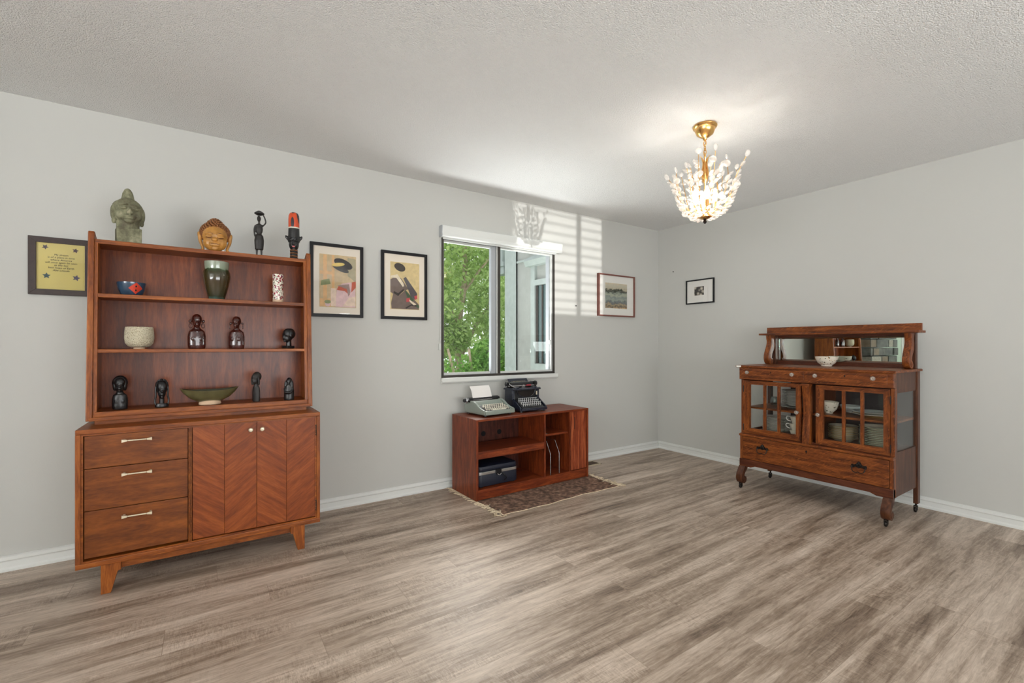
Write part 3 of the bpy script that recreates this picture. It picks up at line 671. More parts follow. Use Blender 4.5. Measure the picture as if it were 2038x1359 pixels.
# ---------------------------------------------------------------- carved heads and figures
def head_parts(mb, c, w, h, d, jaw=.8, nose=1, ears=1, brow=1, lips=1, mi=0):
    """closed forms of a face looking along -y; w,h,d full sizes"""
    x, y, z = c; W_, H_, D_ = w/2, h/2, d/2
    mb.ell((x, y, z+H_*.22), (W_*.96, D_, H_*.80)); mb.ell((x, y-D_*.12, z-H_*.35), (W_*jaw*.9, D_*.82, H_*.64))
    mb.ell((x, y-D_*.62, z-H_*.02), (W_*.20*nose, D_*.2, H_*.36)); mb.ell((x, y-D_*.95, z-H_*.18), (W_*.2*nose, D_*.26, H_*.15))
    if brow:
        for s_ in (-1, 1):
            mb.ell((x+s_*W_*.36, y-D_*.80, z+H_*.20), (W_*.30, D_*.20, H_*.075), rot=(0, s_*.15, s_*.35))
            mb.ell((x+s_*W_*.36, y-D_*.78, z+H_*.03), (W_*.20, D_*.17, H_*.075), rot=(0, 0, s_*.3))
    if lips:
        mb.ell((x, y-D_*.93, z-H_*.47), (W_*.30*lips, D_*.16, H_*.07)); mb.ell((x, y-D_*.90, z-H_*.60), (W_*.26*lips, D_*.16, H_*.075))
        mb.ell((x, y-D_*.74, z-H_*.82), (W_*.24, D_*.2, H_*.16))
    if ears:
        for s_ in (-1, 1): mb.ell((x+s_*W_*.97, y+D_*.05, z-H_*.05), (W_*.10, D_*.22, H_*.26*ears))
    return mb
ZT = 1.673
# stone head on a block
t = thing('stone_bust', 'mossy grey-green stone head with a pointed topknot on a square block', 'sculpture', (-.335, 3.09, ZT), math.radians(12)); t.scale = (0.8, 0.8, 1)
mb = MB(); head_parts(mb, (0, -.012, .170), .150, .136, .138, jaw=1.0, nose=1.2, ears=0, lips=0)
for s_ in (-1, 1):
    mb.ell((s_*.032, -.080, .192), (.026, .016, .0050), rot=(0, s_*.2, s_*.3)); mb.ell((s_*.031, -.077, .176), (.018, .012, .0065), rot=(0, s_*.1, s_*.3))
    mb.ell((s_*.040, -.052, .148), (.026, .018, .026)); mb.ell((s_*.009, -.086, .153), (.007, .010, .006))
    mb.ell((s_*.075, .006, .160), (.013, .024, .038)); mb.ell((s_*.070, .004, .120), (.012, .016, .018))
mb.ell((0, -.084, .160), (.008, .014, .020)); mb.ell((0, -.070, .137), (.036, .020, .0050)); mb.ell((0, -.067, .127), (.030, .019, .0050)); mb.ell((0, -.056, .116), (.026, .020, .014))
mb.ell((0, .012, .190), (.080, .066, .048))
mb.lathe([(.060, .078), (.058, .11), (.050, .14)], (0, .002, .0), 24)
mb.lathe([(.045, .222), (.034, .238), (.031, .250), (.028, .266), (.021, .280), (.012, .291), (0, .296)], (0, .010, 0), 20)
for k in range(26): a = k*2.4; mb.ell((.030*math.cos(a)*(1-k*.02), .010+.030*math.sin(a)*(1-k*.02), .240+k*.0017), .0055, nu=6, nv=4)
sculpt('head', mb, M_STONE, t, .003, 1)
mb = MB().box(-.06, .064, -.055, .06, 0, .082); o = obj('block', mb, M_STONE, t, bevel=.004)
# golden head with curls
t = thing('golden_head', 'golden brown carved head with tight curls, closed eyes and long ears', 'sculpture', (.045, 3.09, ZT), math.radians(-3)); t.scale = (0.86, 0.86, 1)
mb = MB(); head_parts(mb, (0, -.012, .078), .150, .146, .112, jaw=1.0, nose=1.15, ears=0, lips=1.5)
for s_ in (-1, 1): mb.ell((s_*.034, -.060, .098), (.024, .010, .004), rot=(0, s_*.12, s_*.3)); mb.ell((s_*.032, -.058, .080), (.020, .010, .006), rot=(0, -s_*.1, s_*.3))
sculpt('face', mb, M_GOLDW, t, .0028, 1)
mb = MB(); mb.ell((0, .012, .112), (.080, .050, .058)); mb.ell((0, .012, .148), (.046, .036, .030)); n = 420
for i in range(n):
    u_ = 1-2*(i+.5)/n; th = i*2.39996; rr = math.sqrt(1-u_*u_)
    p = Vector((math.cos(th)*rr*.083, .012+math.sin(th)*rr*.056, .112+u_*.062))
    top = max(0, 1-(p.x/.05)**2); p.z += .020*top*max(0, u_)
    if p.z < .060 or (p.y < -.005 and p.z < .128-max(0, abs(p.x)-.03)*1.1): continue
    mb.ell(p, (.0066, .0066, .0062), nu=7, nv=5)
obj('curls', mb, M_HAIR, t, smooth=True)
for s_ in (-1, 1):
    mb = MB(); mb.ell((s_*.084, .006, .090), (.012, .014, .026), rot=(0, s_*.3, 0)); mb.tube(spline([(s_*.086, .004, .088), (s_*.082, .002, .062), (s_*.072, -.002, .038), (s_*.066, -.006, .018), (s_*.076, -.008, .0095)], 5), [.010]*8+[.009]*6+[.008]*7)
    sculpt('ear', mb, M_GOLDW, t, .003, 1)
for q in (-.05, .045): obj('foot', MB().ell((q, -.045, .007), .0065), M_CHINAW, t, smooth=True)
M_LINE = flat('brown_line', (84, 42, 22), .6)
for s_ in (-1, 1):
    obj('eye_line', MB().tube(spline([(s_*.014, -.069, .078), (s_*.030, -.068, .073), (s_*.048, -.056, .077)], 5), .0016, 6), M_LINE, t, smooth=True)
    obj('brow_line', MB().tube(spline([(s_*.008, -.067, .094), (s_*.030, -.069, .102), (s_*.054, -.052, .094)], 5), .0012, 6), M_LINE, t, smooth=True)
obj('mouth_line', MB().tube(spline([(-.022, -.066, .038), (-.008, -.073, .042), (0, -.074, .040), (.008, -.073, .042), (.022, -.066, .038)], 4), .0016, 6), M_LINE, t, smooth=True)
# slender woman with a basket on her head
t = thing('woman_figurine', 'slender black carved woman holding a basket on her head with one raised arm', 'figurine', (.264, 3.09, ZT), math.radians(-5))
mb = MB()
mb.lathe([(.022, .045), (.024, .07), (.0255, .10), (.022, .125), (.015, .135)], (0, 0, 0), 20, sy=.75)
mb.ell((0, 0, .165), (.020, .014, .034)); mb.ell((0, 0, .185), (.021, .013, .013)); mb.tube([(0, 0, .19), (0, 0, .213)], .006)
mb.ell((-.001, -.003, .227), (.0105, .013, .018)); mb.ell((0, -.014, .226), (.003, .004, .004))
for s_ in (-1, 1): mb.tube([(s_*.012, 0, .05), (s_*.012, 0, .015), (s_*.013, -.004, .004)], [.0062, .0045, .005]); mb.ell((s_*.013, -.008, .004), (.005, .011, .004))
mb.tube(spline([(-.020, 0, .186), (-.025, 0, .16), (-.023, -.002, .13), (-.019, -.004, .118)], 5), .0046)
mb.tube(spline([(.019, 0, .186), (.034, 0, .207), (.030, 0, .232), (.021, 0, .252)], 5), .0042)
sculpt('body', mb, M_EBONYW, t, .0022, 1)
mb = MB().lathe([(0, .248), (.012, .248), (.026, .256), (.027, .260), (.018, .268), (.008, .274), (0, .275)], (.001, 0, 0), 18); o = obj('basket', mb, M_EBONYW, t, smooth=True)
# tall dark head with orange cap and ringed neck
t = thing('ringed_neck_head', 'tall black carved head with orange and black painted cap and ringed neck', 'sculpture', (.452, 3.09, ZT), math.radians(-12)); t.scale = (0.9, 0.9, 1)
mb = MB(); mb.ell((0, 0, .125), (.040, .034, .030)); mb.ell((0, -.002, .098), (.032, .032, .042)); mb.ell((0, -.004, .070), (.018, .022, .018)); mb.lathe([(.036, .13), (.036, .165), (.0345, .20)], (0, 0, 0), 20)
for s_ in (-1, 1): mb.ell((s_*.042, 0, .137), (.009, .008, .018), rot=(0, s_*.6, 0)); mb.ell((s_*.015, -.032, .118), (.011, .006, .004), rot=(0, s_*.2, 0)); mb.ell((s_*.015, -.033, .130), (.013, .006, .003), rot=(0, -s_*.25, 0))
mb.ell((0, -.036, .105), (.005, .008, .018)); mb.ell((0, -.039, .093), (.009, .007, .005)); mb.tube([(0, 0, .02), (0, 0, .07)], .02, 14)
sculpt('face', mb, M_EBONY, t, .0028, 1)
mb = MB().lathe([(.0335, .197), (.0345, .206), (.0345, .25), (.0325, .275), (.026, .288), (.014, .294), (0, .295)], (0, 0, 0), 24); obj('cap', mb, M_ORANGE, t, smooth=True)
obj('cap_band', MB().lathe([(.0345, .193), (.0355, .197), (.0345, .201)], (0, 0, 0), 24), M_WHITEP, t)
obj('mouth', MB().ell((0, -.036, .080), (.009, .006, .005)), M_LIP, t, smooth=True)
mb = MB(); mb.lathe([(.033, 0), (.034, .006), (.026, .010), (.0245, .012)], (0, 0, 0), 24)
obj('neck_base', mb, M_EBONY, t, smooth=True)
for i in range(6): obj('neck_ring', MB().lathe([(.020, .012+i*.009), (.0255, .0145+i*.009), (.0255, .0175+i*.009), (.020, .020+i*.009)], (0, 0, 0), 24), M_HAIR if i % 2 else M_EBONY, t, smooth=True)

# shelf 1
ZS1, ZS2, ZS3 = 1.406, 1.132, .8295
b = thing('blue_bowl', 'small blue glazed bowl with a red diamond on its side', 'bowl', (-.318, 3.06, ZS1)); b.scale = (0.8, 0.8, 1)
mb = MB().lathe([(0, .002), (.044, 0), (.056, .006), (.068, .03), (.0745, .058), (.0755, .0665), (.0725, .0665), (.066, .035), (.05, .012), (0, .009)], (0, 0, 0), 36)
obj('bowl_body', mb, M_BLUE, b, smooth=True)
mb = MB(); ng = 8; vs = []; fs = []
def dpt(u, v, off):
    z_ = .035+v; r_ = .0565+(z_-.006)*.30+.0056+off; a = -PI/2+.42+u/.066; return (r_*math.cos(a), r_*math.sin(a), z_)
for off in (0, -.006):
    for i in range(ng+1):
        for k in range(ng+1):
            p, q = i/ng*2-1, k/ng*2-1; vs.append(dpt((p+q)*.018, (p-q)*.0145, off))
for i in range(ng):
    for k in range(ng):
        a = i*(ng+1)+k; m_ = (ng+1)**2; fs.append((a, a+1, a+ng+2, a+ng+1)); fs.append((m_+a, m_+a+ng+1, m_+a+ng+2, m_+a+1))
mb.add(vs, fs)
o = obj('diamond', mb, M_REDG, b); o['label'] = 'red diamond with two black dots'
mb = MB()
for dz in (.012, -.012):
    mb.ell(dpt(0, dz*.8, 0), .0048, nu=8, nv=6)
obj('dots', mb, M_BLACK, b, smooth=True)
v = MB().lathe([(0, .002), (.043, 0), (.046, .006), (.060, .045), (.075, .10), (.0795, .13), (.077, .155), (.069, .168), (.067, .172), (.070, .192), (.071, .212), (.067, .213), (.064, .19), (.062, .16), (0, .14)], (0, 0, 0), 48)
o = obj('pottery_vase', v, M_VASE, None, smooth=35); place(o, (.052, 3.065, ZS1)); o.scale = (.84, .84, 1); tag(o, 'dark green-brown glazed pottery vase with a pale green collar', 'vase')
t = thing('floral_vase', 'narrow straight vase covered in small red and purple flowers', 'vase', (.361, 3.06, ZS1)); t.scale = (0.9, 0.9, 1)
obj('vase_body', MB().lathe([(.0318, .016), (.0325, .02), (.0325, .166), (.030, .169), (.027, .168), (.027, .03), (0, .03)], (0, 0, 0), 32), M_FLORAL, t, smooth=35)
obj('foot', MB().lathe([(0, 0), (.031, 0), (.0322, .003), (.0322, .016), (0, .016)], (0, 0, 0), 32), M_CLAY, t, smooth=35)
# shelf 2
t = thing('woven_cup', 'round cream pot with a knobbly woven texture', 'pot', (-.285, 3.045, ZS2)); t.scale = (0.79, 0.79, 1)
obj('pot_body', MB().lathe([(0, .008), (.038, .008), (.058, .014), (.073, .03), (.0775, .055), (.0765, .085), (.0735, .108), (.070, .113), (.067, .108), (.069, .06), (.05, .02), (0, .016)], (0, 0, 0), 40), M_WEAVE, t, smooth=60)
obj('foot', MB().lathe([(0, 0), (.030, 0), (.030, .009), (0, .009)], (0, 0, 0), 24), M_CLAY, t)
def bust(name, lab, loc, rz, mat, w, h, hr=.42, ears=1, jaw=.8, hair=None, tors='round', group=None, voxel=.003):
    """shoulders-up figure: head takes hr of the height"""
    t = thing(name, lab, 'figurine', loc, rz, group); t.scale = (.86, .86, 1)
    hh = h*hr; zc = h-hh/2; sh = h-hh*1.05
    mb = MB(); head_parts(mb, (0, 0, zc), hh*.78, hh, hh*.86, jaw=jaw, ears=0, brow=1)
    mb.lathe([(hh*.22, sh-.02), (hh*.22, zc-hh*.2)], (0, 0, 0), 14)
    mb.lathe([(w*.46, 0), (w*.5, h*.10), (w*.5, sh*.62), (w*.44, sh*.86), (w*.25, sh*.99), (w*.14, sh*1.06)], (0, 0, 0), 26, sy=.62)
    for s_ in (-1, 1): mb.ell((s_*w*.17, -w*.20, sh*.50), (w*.15, w*.115, h*.10))
    mb.ell((0, -w*.17, sh*.86), (w*.16, w*.12, h*.035))
    sculpt('body', mb, mat, t, voxel, 1)
    return t, hh, zc, sh
t, hh, zc, sh = bust('earring_bust', 'glossy dark rosewood bust with hoop earrings, left one on the middle shelf', (-.04, 3.05, ZS2), math.radians(4), M_ROSE, .096, .190, .40)
for s_ in (-1, 1):
    a = [(s_*.033+.009*math.cos(k*PI/7)*s_, -.004, zc-.026+.012*math.sin(k*PI/7)) for k in range(15)]
    obj('earring', MB().tube(a, .0022, 6), M_ROSE, t, smooth=True)
    obj('ear', MB().ell((s_*.035, 0, zc-.002), (.008, .006, .009), rot=(0, s_*.6, 0)), M_ROSE, t, smooth=True)
t, hh, zc, sh = bust('earring_bust', 'glossy rosewood bust with pointed chin and drop earrings, right one on the middle shelf', (.147, 3.05, ZS2), math.radians(-16), M_ROSE, .094, .184, .39, jaw=.68)
for s_ in (-1, 1):
    obj('ear', MB().ell((s_*.034, 0, zc-.006), (.009, .005, .006), rot=(0, s_*.5, 0)), M_ROSE, t, smooth=True)
    obj('earring', MB().ell((s_*.038, -.004, zc-.026), (.004, .004, .012)), M_ROSE, t, smooth=True)
t = thing('small_carved_bust', 'small black carved head on a square foot at the right of the middle shelf', 'figurine', (.415, 3.05, ZS2), math.radians(-62)); t.scale = (0.9, 0.9, 1)
mb = MB(); head_parts(mb, (0, 0, .078), .062, .085, .072, jaw=.75, ears=1, lips=1.3, nose=1.3); mb.ell((0, .012, .088), (.034, .036, .034)); mb.lathe([(.017, .012), (.016, .05)], (0, .004, 0), 14)
sculpt('head', mb, M_EBONY, t, .0028, 1); obj('foot', MB().box(-.026, .026, -.028, .028, 0, .016), M_EBONY, t, bevel=.002)
# bottom shelf
t, hh, zc, sh = bust('black_bust', 'black carved bust with full hair at the left end of the bottom shelf', (-.358, 3.01, ZS3), math.radians(2), M_EBONY, .072, .160, .46, jaw=.8)
rnd = random.Random(9); mb = MB(); mb.ell((0, .010, zc+.010), (.037, .030, .036))
for s_ in (-1, 1): mb.ell((s_*.022, .006, zc-.004), (.012, .020, .028))
sculpt('hair', mb, M_EBONY, t, .003, 1)
t = thing('long_haired_head', 'black carved head with long hair tresses joining the base on the bottom shelf', 'figurine', (-.190, 3.005, ZS3), math.radians(6)); t.scale = (0.84, 0.84, 1)
mb = MB(); head_parts(mb, (0, -.006, .090), .056, .092, .056, jaw=.8, ears=0, nose=1.1); mb.lathe([(.013, .012), (.013, .06)], (0, 0, 0), 14)
sculpt('face', mb, M_EBONY, t, .0026, 1)
mb = MB(); mb.ell((0, .014, .104), (.031, .024, .043))
for s_ in (-1, 1):
    mb.tube(spline([(s_*.026, 0, .128), (s_*.031, -.002, .09), (s_*.029, -.002, .06), (s_*.034, 0, .035), (s_*.031, -.004, .012)], 5), .0055)
    mb.tube(spline([(s_*.006, -.016, .142), (s_*.020, -.012, .135), (s_*.028, -.004, .11)], 4), .005)
sculpt('hair', mb, M_EBONY, t, .0026, 1)
obj('base', MB().lathe([(.034, 0), (.036, .006), (.030, .018), (0, .02)], (0, 0, 0), 24, sy=.75), M_EBONY, t, smooth=True)
t = thing('boat_bowl', 'wide boat-shaped olive green bowl on a pale unglazed foot', 'bowl', (.020, 2.99, ZS3), math.radians(2)); t.scale = (.87, .87, .98)
def boat(inner):
    vs = []; fs = []; n = 40; prof = [(0, .016), (.42, .018), (.68, .036), (.88, .060), (1, .084)]
    k = .94 if inner else 1
    for r_, z_ in prof:
        for i in range(n):
            a = 2*PI*i/n; ca, sa = math.cos(a), math.sin(a)
            lift = .010*abs(ca)**4*r_**3-.004*abs(sa)**2*r_**2
            vs.append((.155*r_*k*(abs(ca)**1.0)*(1 if ca > 0 else -1), .078*r_*k*sa*(1-.10*abs(ca)), z_+lift+(.005 if inner and r_ < .9 else 0)))
    for j in range(len(prof)-1):
        for i in range(n): fs.append((j*n+i, j*n+(i+1) % n, (j+1)*n+(i+1) % n, (j+1)*n+i))
    return vs, fs
vo, fo = boat(False); vi, fi = boat(True); mb = MB(); mb.add(vo, fo, 0); mb.add(vi, fi, 1)
n = 40; L_ = len(vo); base = 4*n
for i in range(n): mb.f.append((base+i, base+(i+1) % n, L_+base+(i+1) % n, L_+base+i)); mb.mi.append(0)
obj('bowl_body', mb, [M_GREEN, M_GREEND], t, smooth=50)
obj('foot', MB().lathe([(0, 0), (.055, 0), (.060, .004), (.056, .018), (.05, .024), (0, .026)], (0, 0, 0), 32, sy=.8), M_CLAY, t, smooth=40)
t, hh, zc, sh = bust('braided_bust', 'black carved bust with a hanging side braid right of the boat-shaped bowl', (.240, 2.985, ZS3), math.radians(-48), M_EBONYW, .054, .165, .40, jaw=.8)
mb = MB(); mb.ell((0, .006, zc+.010), (.028, .028, .028))
for s_ in (-1, 1): mb.tube(spline([(s_*.022, -.008, zc+.01), (s_*.028, -.006, zc-.012), (s_*.024, -.004, zc-.036)], 5), .0065)
sculpt('hair', mb, M_EBONYW, t, .0028, 1)
t = thing('robed_figure', 'small black carved robed figure at the right end of the bottom shelf', 'figurine', (.407, 2.96, ZS3), math.radians(-20)); t.scale = (0.9, 0.9, 1)
mb = MB(); mb.lathe([(.029, 0), (.031, .01), (.030, .06), (.024, .085), (.014, .10)], (0, 0, 0), 20, sy=.8); head_parts(mb, (0, -.004, .106), .030, .042, .034, ears=0); mb.ell((0, .004, .110), (.018, .018, .022))
for s_ in (-1, 1): mb.ell((s_*.018, -.002, .085), (.010, .012, .030)); mb.tube(spline([(s_*.026, -.006, .07), (s_*.018, -.022, .05), (0, -.027, .045)], 4), .006)
sculpt('body', mb, M_EBONY, t, .0025, 1)

# ---------------------------------------------------------------- pictures
def poly(mb, pts, y, mi):
    """thin filled shape standing a little off the print, in the xz plane"""
    return mb.prism(pts, 'y', y-.0004, y, mi)
def oval(cx, cz, rx, rz, rot=0, n=18):
    return [(cx+rx*math.cos(t)*math.cos(rot)-rz*math.sin(t)*math.sin(rot), cz+rx*math.cos(t)*math.sin(rot)+rz*math.sin(t)*math.cos(rot)) for t in [2*PI*k/n for k in range(n)]]
def picture(name, lab, x0, x1, z0, z1, w, th, mframe, mmat, window, mprint, grp=None, y=CY, right=False):
    """window: (x0,x1,z0,z1) of the print inside the mat; built on the back wall facing -y or, right=True, on the right wall"""
    cx, cz = (x0+x1)/2, (z0+z1)/2
    if right: t = thing(name, lab, 'picture', (CX, cx, z0), -PI/2)
    else: t = thing(name, lab, 'picture', (cx, y, z0))
    sx = -1 if right else 1                        # on the right wall local x runs towards -y
    a, b = (-(x1-cx), x1-cx); zz0, zz1 = 0, z1-z0
    obj('frame', frame_mb(a, b, zz0, zz1, w, -th, -.002), mframe, t, bevel=.0015)
    obj('mat', MB().box(a+w*.6, b-w*.6, -th*.55, -.003, w*.6, zz1-w*.6), mmat, t)
    wx0, wx1, wz0, wz1 = [v-(cx if i < 2 else z0) for i, v in enumerate(window)]
    if right: wx0, wx1 = -wx1, -wx0
    pr = obj('print', MB().box(wx0, wx1, -th*.55-.001, -th*.55+.001, wz0, wz1), mprint, t)
    obj('glass', MB().box(a+w*.8, b-w*.8, -th*.78, -th*.78+.0012, w*.8, zz1-w*.8), M_PGLASS, t)
    return t, pr, (wx0, wx1, wz0, wz1), -th*.55-.001
def mat_gradient(name, top, bot, z0, z1, noise=.5, scale=12):
    return flat(name, tuple((a+b)//2 for a, b in zip(top, bot)), .8, var=noise*.3, vscale=scale)
# framed lettering with four stars
M_YEL = flat('yellow_card', (200, 184, 104), .8, var=.06, vscale=10)
t, pr, w_, yy = picture('star_lettering_picture', 'dark brown framed yellow card with handwriting and four dark stars, partly behind the hutch', -.763, -.515, 1.416, 1.720, .030, .022, M_DKBROWN, M_YEL, (-.728, -.55, 1.45, 1.69), M_YEL)
mb = MB()
def star(cx, cz, r, rot=0):
    return [(cx+(r if k % 2 == 0 else r*.48)*math.sin(rot+k*PI/5), cz+(r if k % 2 == 0 else r*.48)*math.cos(rot+k*PI/5)) for k in range(10)]
for i, (px, pz, r, c, ro) in enumerate(((-.700+.639, 1.668-1.416, .014, (66, 52, 66), .5), (-.583+.639, 1.660-1.416, .014, (72, 44, 56), .2), (-.695+.639, 1.517-1.416, .017, (52, 78, 82), 0), (-.580+.639, 1.513-1.416, .017, (62, 54, 84), .25))):
    m = MB(); poly(m, star(px, pz, r, ro), yy, 0); obj('star', m, flat('star_paint_%d' % i, c, .7), t)
def lettering(text, loc, size, mat, parent, name='lettering', line=1.0, width=None):
    c = bpy.data.curves.new('t', 'FONT'); c.body = text; c.size = size; c.align_x = 'CENTER'; c.extrude = .0002; c.shear = .22; c.space_line = line; c.resolution_u = 3
    to = bpy.data.objects.new('t', c); COL.objects.link(to); bpy.context.view_layer.update()
    me = bpy.data.meshes.new_from_object(to.evaluated_get(bpy.context.evaluated_depsgraph_get())); bpy.data.objects.remove(to); bpy.data.curves.remove(c)
    me.transform(Matrix.Translation(loc) @ Matrix.Rotation(PI/2, 4, 'X'))
    me.materials.clear(); me.materials.append(mat); o = bpy.data.objects.new(name, me); COL.objects.link(o); o.parent = parent; return o
lettering('My dream\nis of a place in time\nwhere America\nwill once again be seen\nas the last\nbest hope of Earth\nAbe Lincoln', (0, yy-.0006, .210), .0135, M_BLACK, t, 'handwriting', 1.02)
# two tall prints: plain stand-in compositions in the same colours
def colors(*cs): return [flat('print_ink_%d_%d_%d' % c, c, .85, var=.12, vscale=40) for c in cs]
P1 = colors((204, 180, 138), (222, 178, 124), (44, 38, 38), (226, 204, 184), (196, 92, 66), (156, 134, 128), (134, 144, 96), (222, 190, 190), (170, 160, 128), (226, 198, 110))
t, pr, w_, yy = picture('tall_print', 'black framed tall print in peach, coral and pink next to the hutch', .591, .950, 1.349, 1.861, .022, .022, M_BLACK, M_MAT, (.652, .900, 1.418, 1.785), P1[0])
x0, x1, z0, z1 = w_; Wd, Hd = x1-x0, z1-z0
def U(pts): return [(x0+u*Wd, z0+v*Hd) for u, v in pts]
mb = MB(); L_ = yy-.0004
poly(mb, U([(.10, .05), (.20, .05), (.20, .99), (.10, .99)]), L_, 1); poly(mb, U([(.01, .62), (.34, .62), (.34, .68), (.01, .68)]), L_-.0002, 1); poly(mb, U([(.33, .1), (.40, .1), (.40, .99), (.33, .99)]), L_, 1)
poly(mb, U([(.01, .01), (.30, .01), (.30, .16), (.01, .16)]), L_-.0002, 1); poly(mb, U([(.03, .40), (.30, .44), (.26, .54), (.05, .50)]), L_-.0006, 6)
poly(mb, U([(.76, .62), (.99, .50), (.99, .95), (.76, .97)]), L_-.0001, 8)
poly(mb, [(x0+u*Wd, z0+v*Hd) for u, v in oval(.22, .10, .09, .035)], L_-.0006, 6); poly(mb, [(x0+u*Wd, z0+v*Hd) for u, v in oval(.22, .06, .07, .05)], L_-.0004, 7)
poly(mb, U([(.42, .01), (.98, .01), (.98, .36), (.86, .50), (.60, .46), (.46, .36)]), L_-.0004, 7)
poly(mb, U([(.46, .34), (.52, .42), (.72, .40), (.82, .30), (.82, .24), (.68, .32), (.50, .33)]), L_-.0008, 4)
poly(mb, U([(.86, .30), (.99, .40), (.99, .52), (.88, .50)]), L_-.0009, 4)
poly(mb, U([(.48, .42), (.80, .46), (.84, .30), (.78, .22), (.74, .36), (.56, .40)]), L_-.0010, 5)
poly(mb, U([(.62, .02), (.98, .04), (.98, .22), (.80, .20)]), L_-.0010, 3)
poly(mb, [(x0+u*Wd, z0+v*Hd) for u, v in oval(.64, .84, .26, .09, -.22)], L_-.0012, 2)
poly(mb, [(x0+u*Wd, z0+v*Hd) for u, v in oval(.56, .75, .24, .055, -.25)], L_-.0014, 2)
poly(mb, [(x0+u*Wd, z0+v*Hd) for u, v in oval(.50, .82, .18, .035, .1)], L_-.0016, 9)
poly(mb, U([(.30, .02), (.44, .02), (.44, .36), (.30, .36)]), L_-.0016, 3)
o = obj('inked_shapes', mb, P1, t)
P2 = colors((214, 192, 138), (60, 52, 44), (116, 100, 92), (88, 82, 84), (228, 214, 188), (190, 76, 78), (70, 96, 66), (204, 176, 120), (52, 44, 40), (168, 128, 90))
t, pr, w_, yy = picture('tall_print', 'black framed tall print of dark grey and tan shapes left of the window', 1.082, 1.446, 1.348, 1.861, .022, .022, M_BLACK, M_MAT, (1.152, 1.382, 1.424, 1.782), P2[0])
x0, x1, z0, z1 = w_; Wd, Hd = x1-x0, z1-z0; mb = MB(); L_ = yy-.0004
poly(mb, U([(.0, .62), (.20, .70), (.36, .66), (.62, .44), (.46, .40), (.30, .32), (.14, .30), (.0, .36)]), L_-.0004, 2)
poly(mb, U([(.10, .34), (.30, .30), (.52, .42), (.70, .30), (.98, .12), (.98, .01), (.04, .01), (.02, .12)]), L_-.0002, 2)
poly(mb, U([(.44, .66), (.52, .70), (.92, .36), (.92, .28), (.84, .22), (.70, .28), (.56, .50)]), L_-.0008, 3)
poly(mb, U([(.02, .70), (.24, .74), (.44, .56), (.46, .50), (.42, .48), (.20, .66), (.02, .66)]), L_-.0010, 4)
poly(mb, [(x0+u*Wd, z0+v*Hd) for u, v in oval(.32, .89, .19, .085, -.15)], L_-.0012, 1)
poly(mb, U([(.48, .42), (.80, .22), (.76, .18), (.58, .26)]), L_-.0012, 6); poly(mb, U([(.54, .24), (.66, .26), (.68, .18), (.54, .16)]), L_-.0014, 5)
poly(mb, U([(.82, .30), (.92, .32), (.92, .24), (.84, .22)]), L_-.0014, 5); poly(mb, U([(.64, .22), (.90, .12), (.80, .10), (.66, .17)]), L_-.0016, 4)
poly(mb, U([(.88, .12), (.99, .10), (.99, .04), (.90, .06)]), L_-.0016, 6)
poly(mb, U([(.10, .34), (.26, .28), (.46, .40), (.44, .44), (.26, .34), (.12, .38)]), L_-.0012, 8); poly(mb, U([(.50, .04), (.72, .12), (.92, .10), (.92, .07), (.72, .09), (.54, .02)]), L_-.0014, 8)
o = obj('inked_shapes', mb, P2, t)
# watercolour landscape
def mat_watercolour():
    m, t, b = nmat('watercolour'); N = t.nodes.new; L = t.links.new; tc = N('ShaderNodeTexCoord')
    sp = N('ShaderNodeSeparateXYZ'); L(tc.outputs['Object'], sp.inputs[0])
    n = N('ShaderNodeTexNoise'); n.inputs['Scale'].default_value = 26; n.inputs['Detail'].default_value = 8; n.inputs['Roughness'].default_value = .7; L(tc.outputs['Object'], n.inputs['Vector'])
    a = N('ShaderNodeMath'); a.operation = 'MULTIPLY_ADD'; a.inputs[1].default_value = 1/.27; a.inputs[2].default_value = -.085/.27; L(sp.outputs[2], a.inputs[0])
    s_ = N('ShaderNodeMath'); s_.operation = 'SUBTRACT'; s_.inputs[1].default_value = .5; L(n.outputs['Fac'], s_.inputs[0])
    c = N('ShaderNodeMath'); c.operation = 'MULTIPLY_ADD'; c.inputs[1].default_value = .55; L(s_.outputs[0], c.inputs[0]); L(a.outputs[0], c.inputs[2])
    r = N('ShaderNodeValToRGB'); e = r.color_ramp.elements; e[0].position = 0; e[0].color = lin((196, 164, 120)); e[1].position = 1; e[1].color = lin((208, 190, 162))
    for p, col in ((.08, (80, 74, 70)), (.14, (176, 156, 120)), (.22, (88, 96, 104)), (.32, (150, 158, 146)), (.42, (124, 136, 132)), (.52, (170, 172, 152)), (.6, (128, 138, 126)), (.64, (54, 60, 48)), (.70, (62, 64, 52)), (.74, (186, 176, 152)), (.86, (188, 184, 164))):
        k = e.new(p); k.color = lin(col)
    L(c.outputs[0], r.inputs['Fac']); L(r.outputs['Color'], b.inputs['Base Color']); b.inputs['Roughness'].default_value = .85
    return m
picture('watercolour_picture', 'red-brown framed watercolour landscape of water and dark trees near the room corner', 3.292, 3.826, 1.450, 1.883, .014, .032, M_RED, M_MATW, (3.395, 3.715, 1.535, 1.795), mat_watercolour())
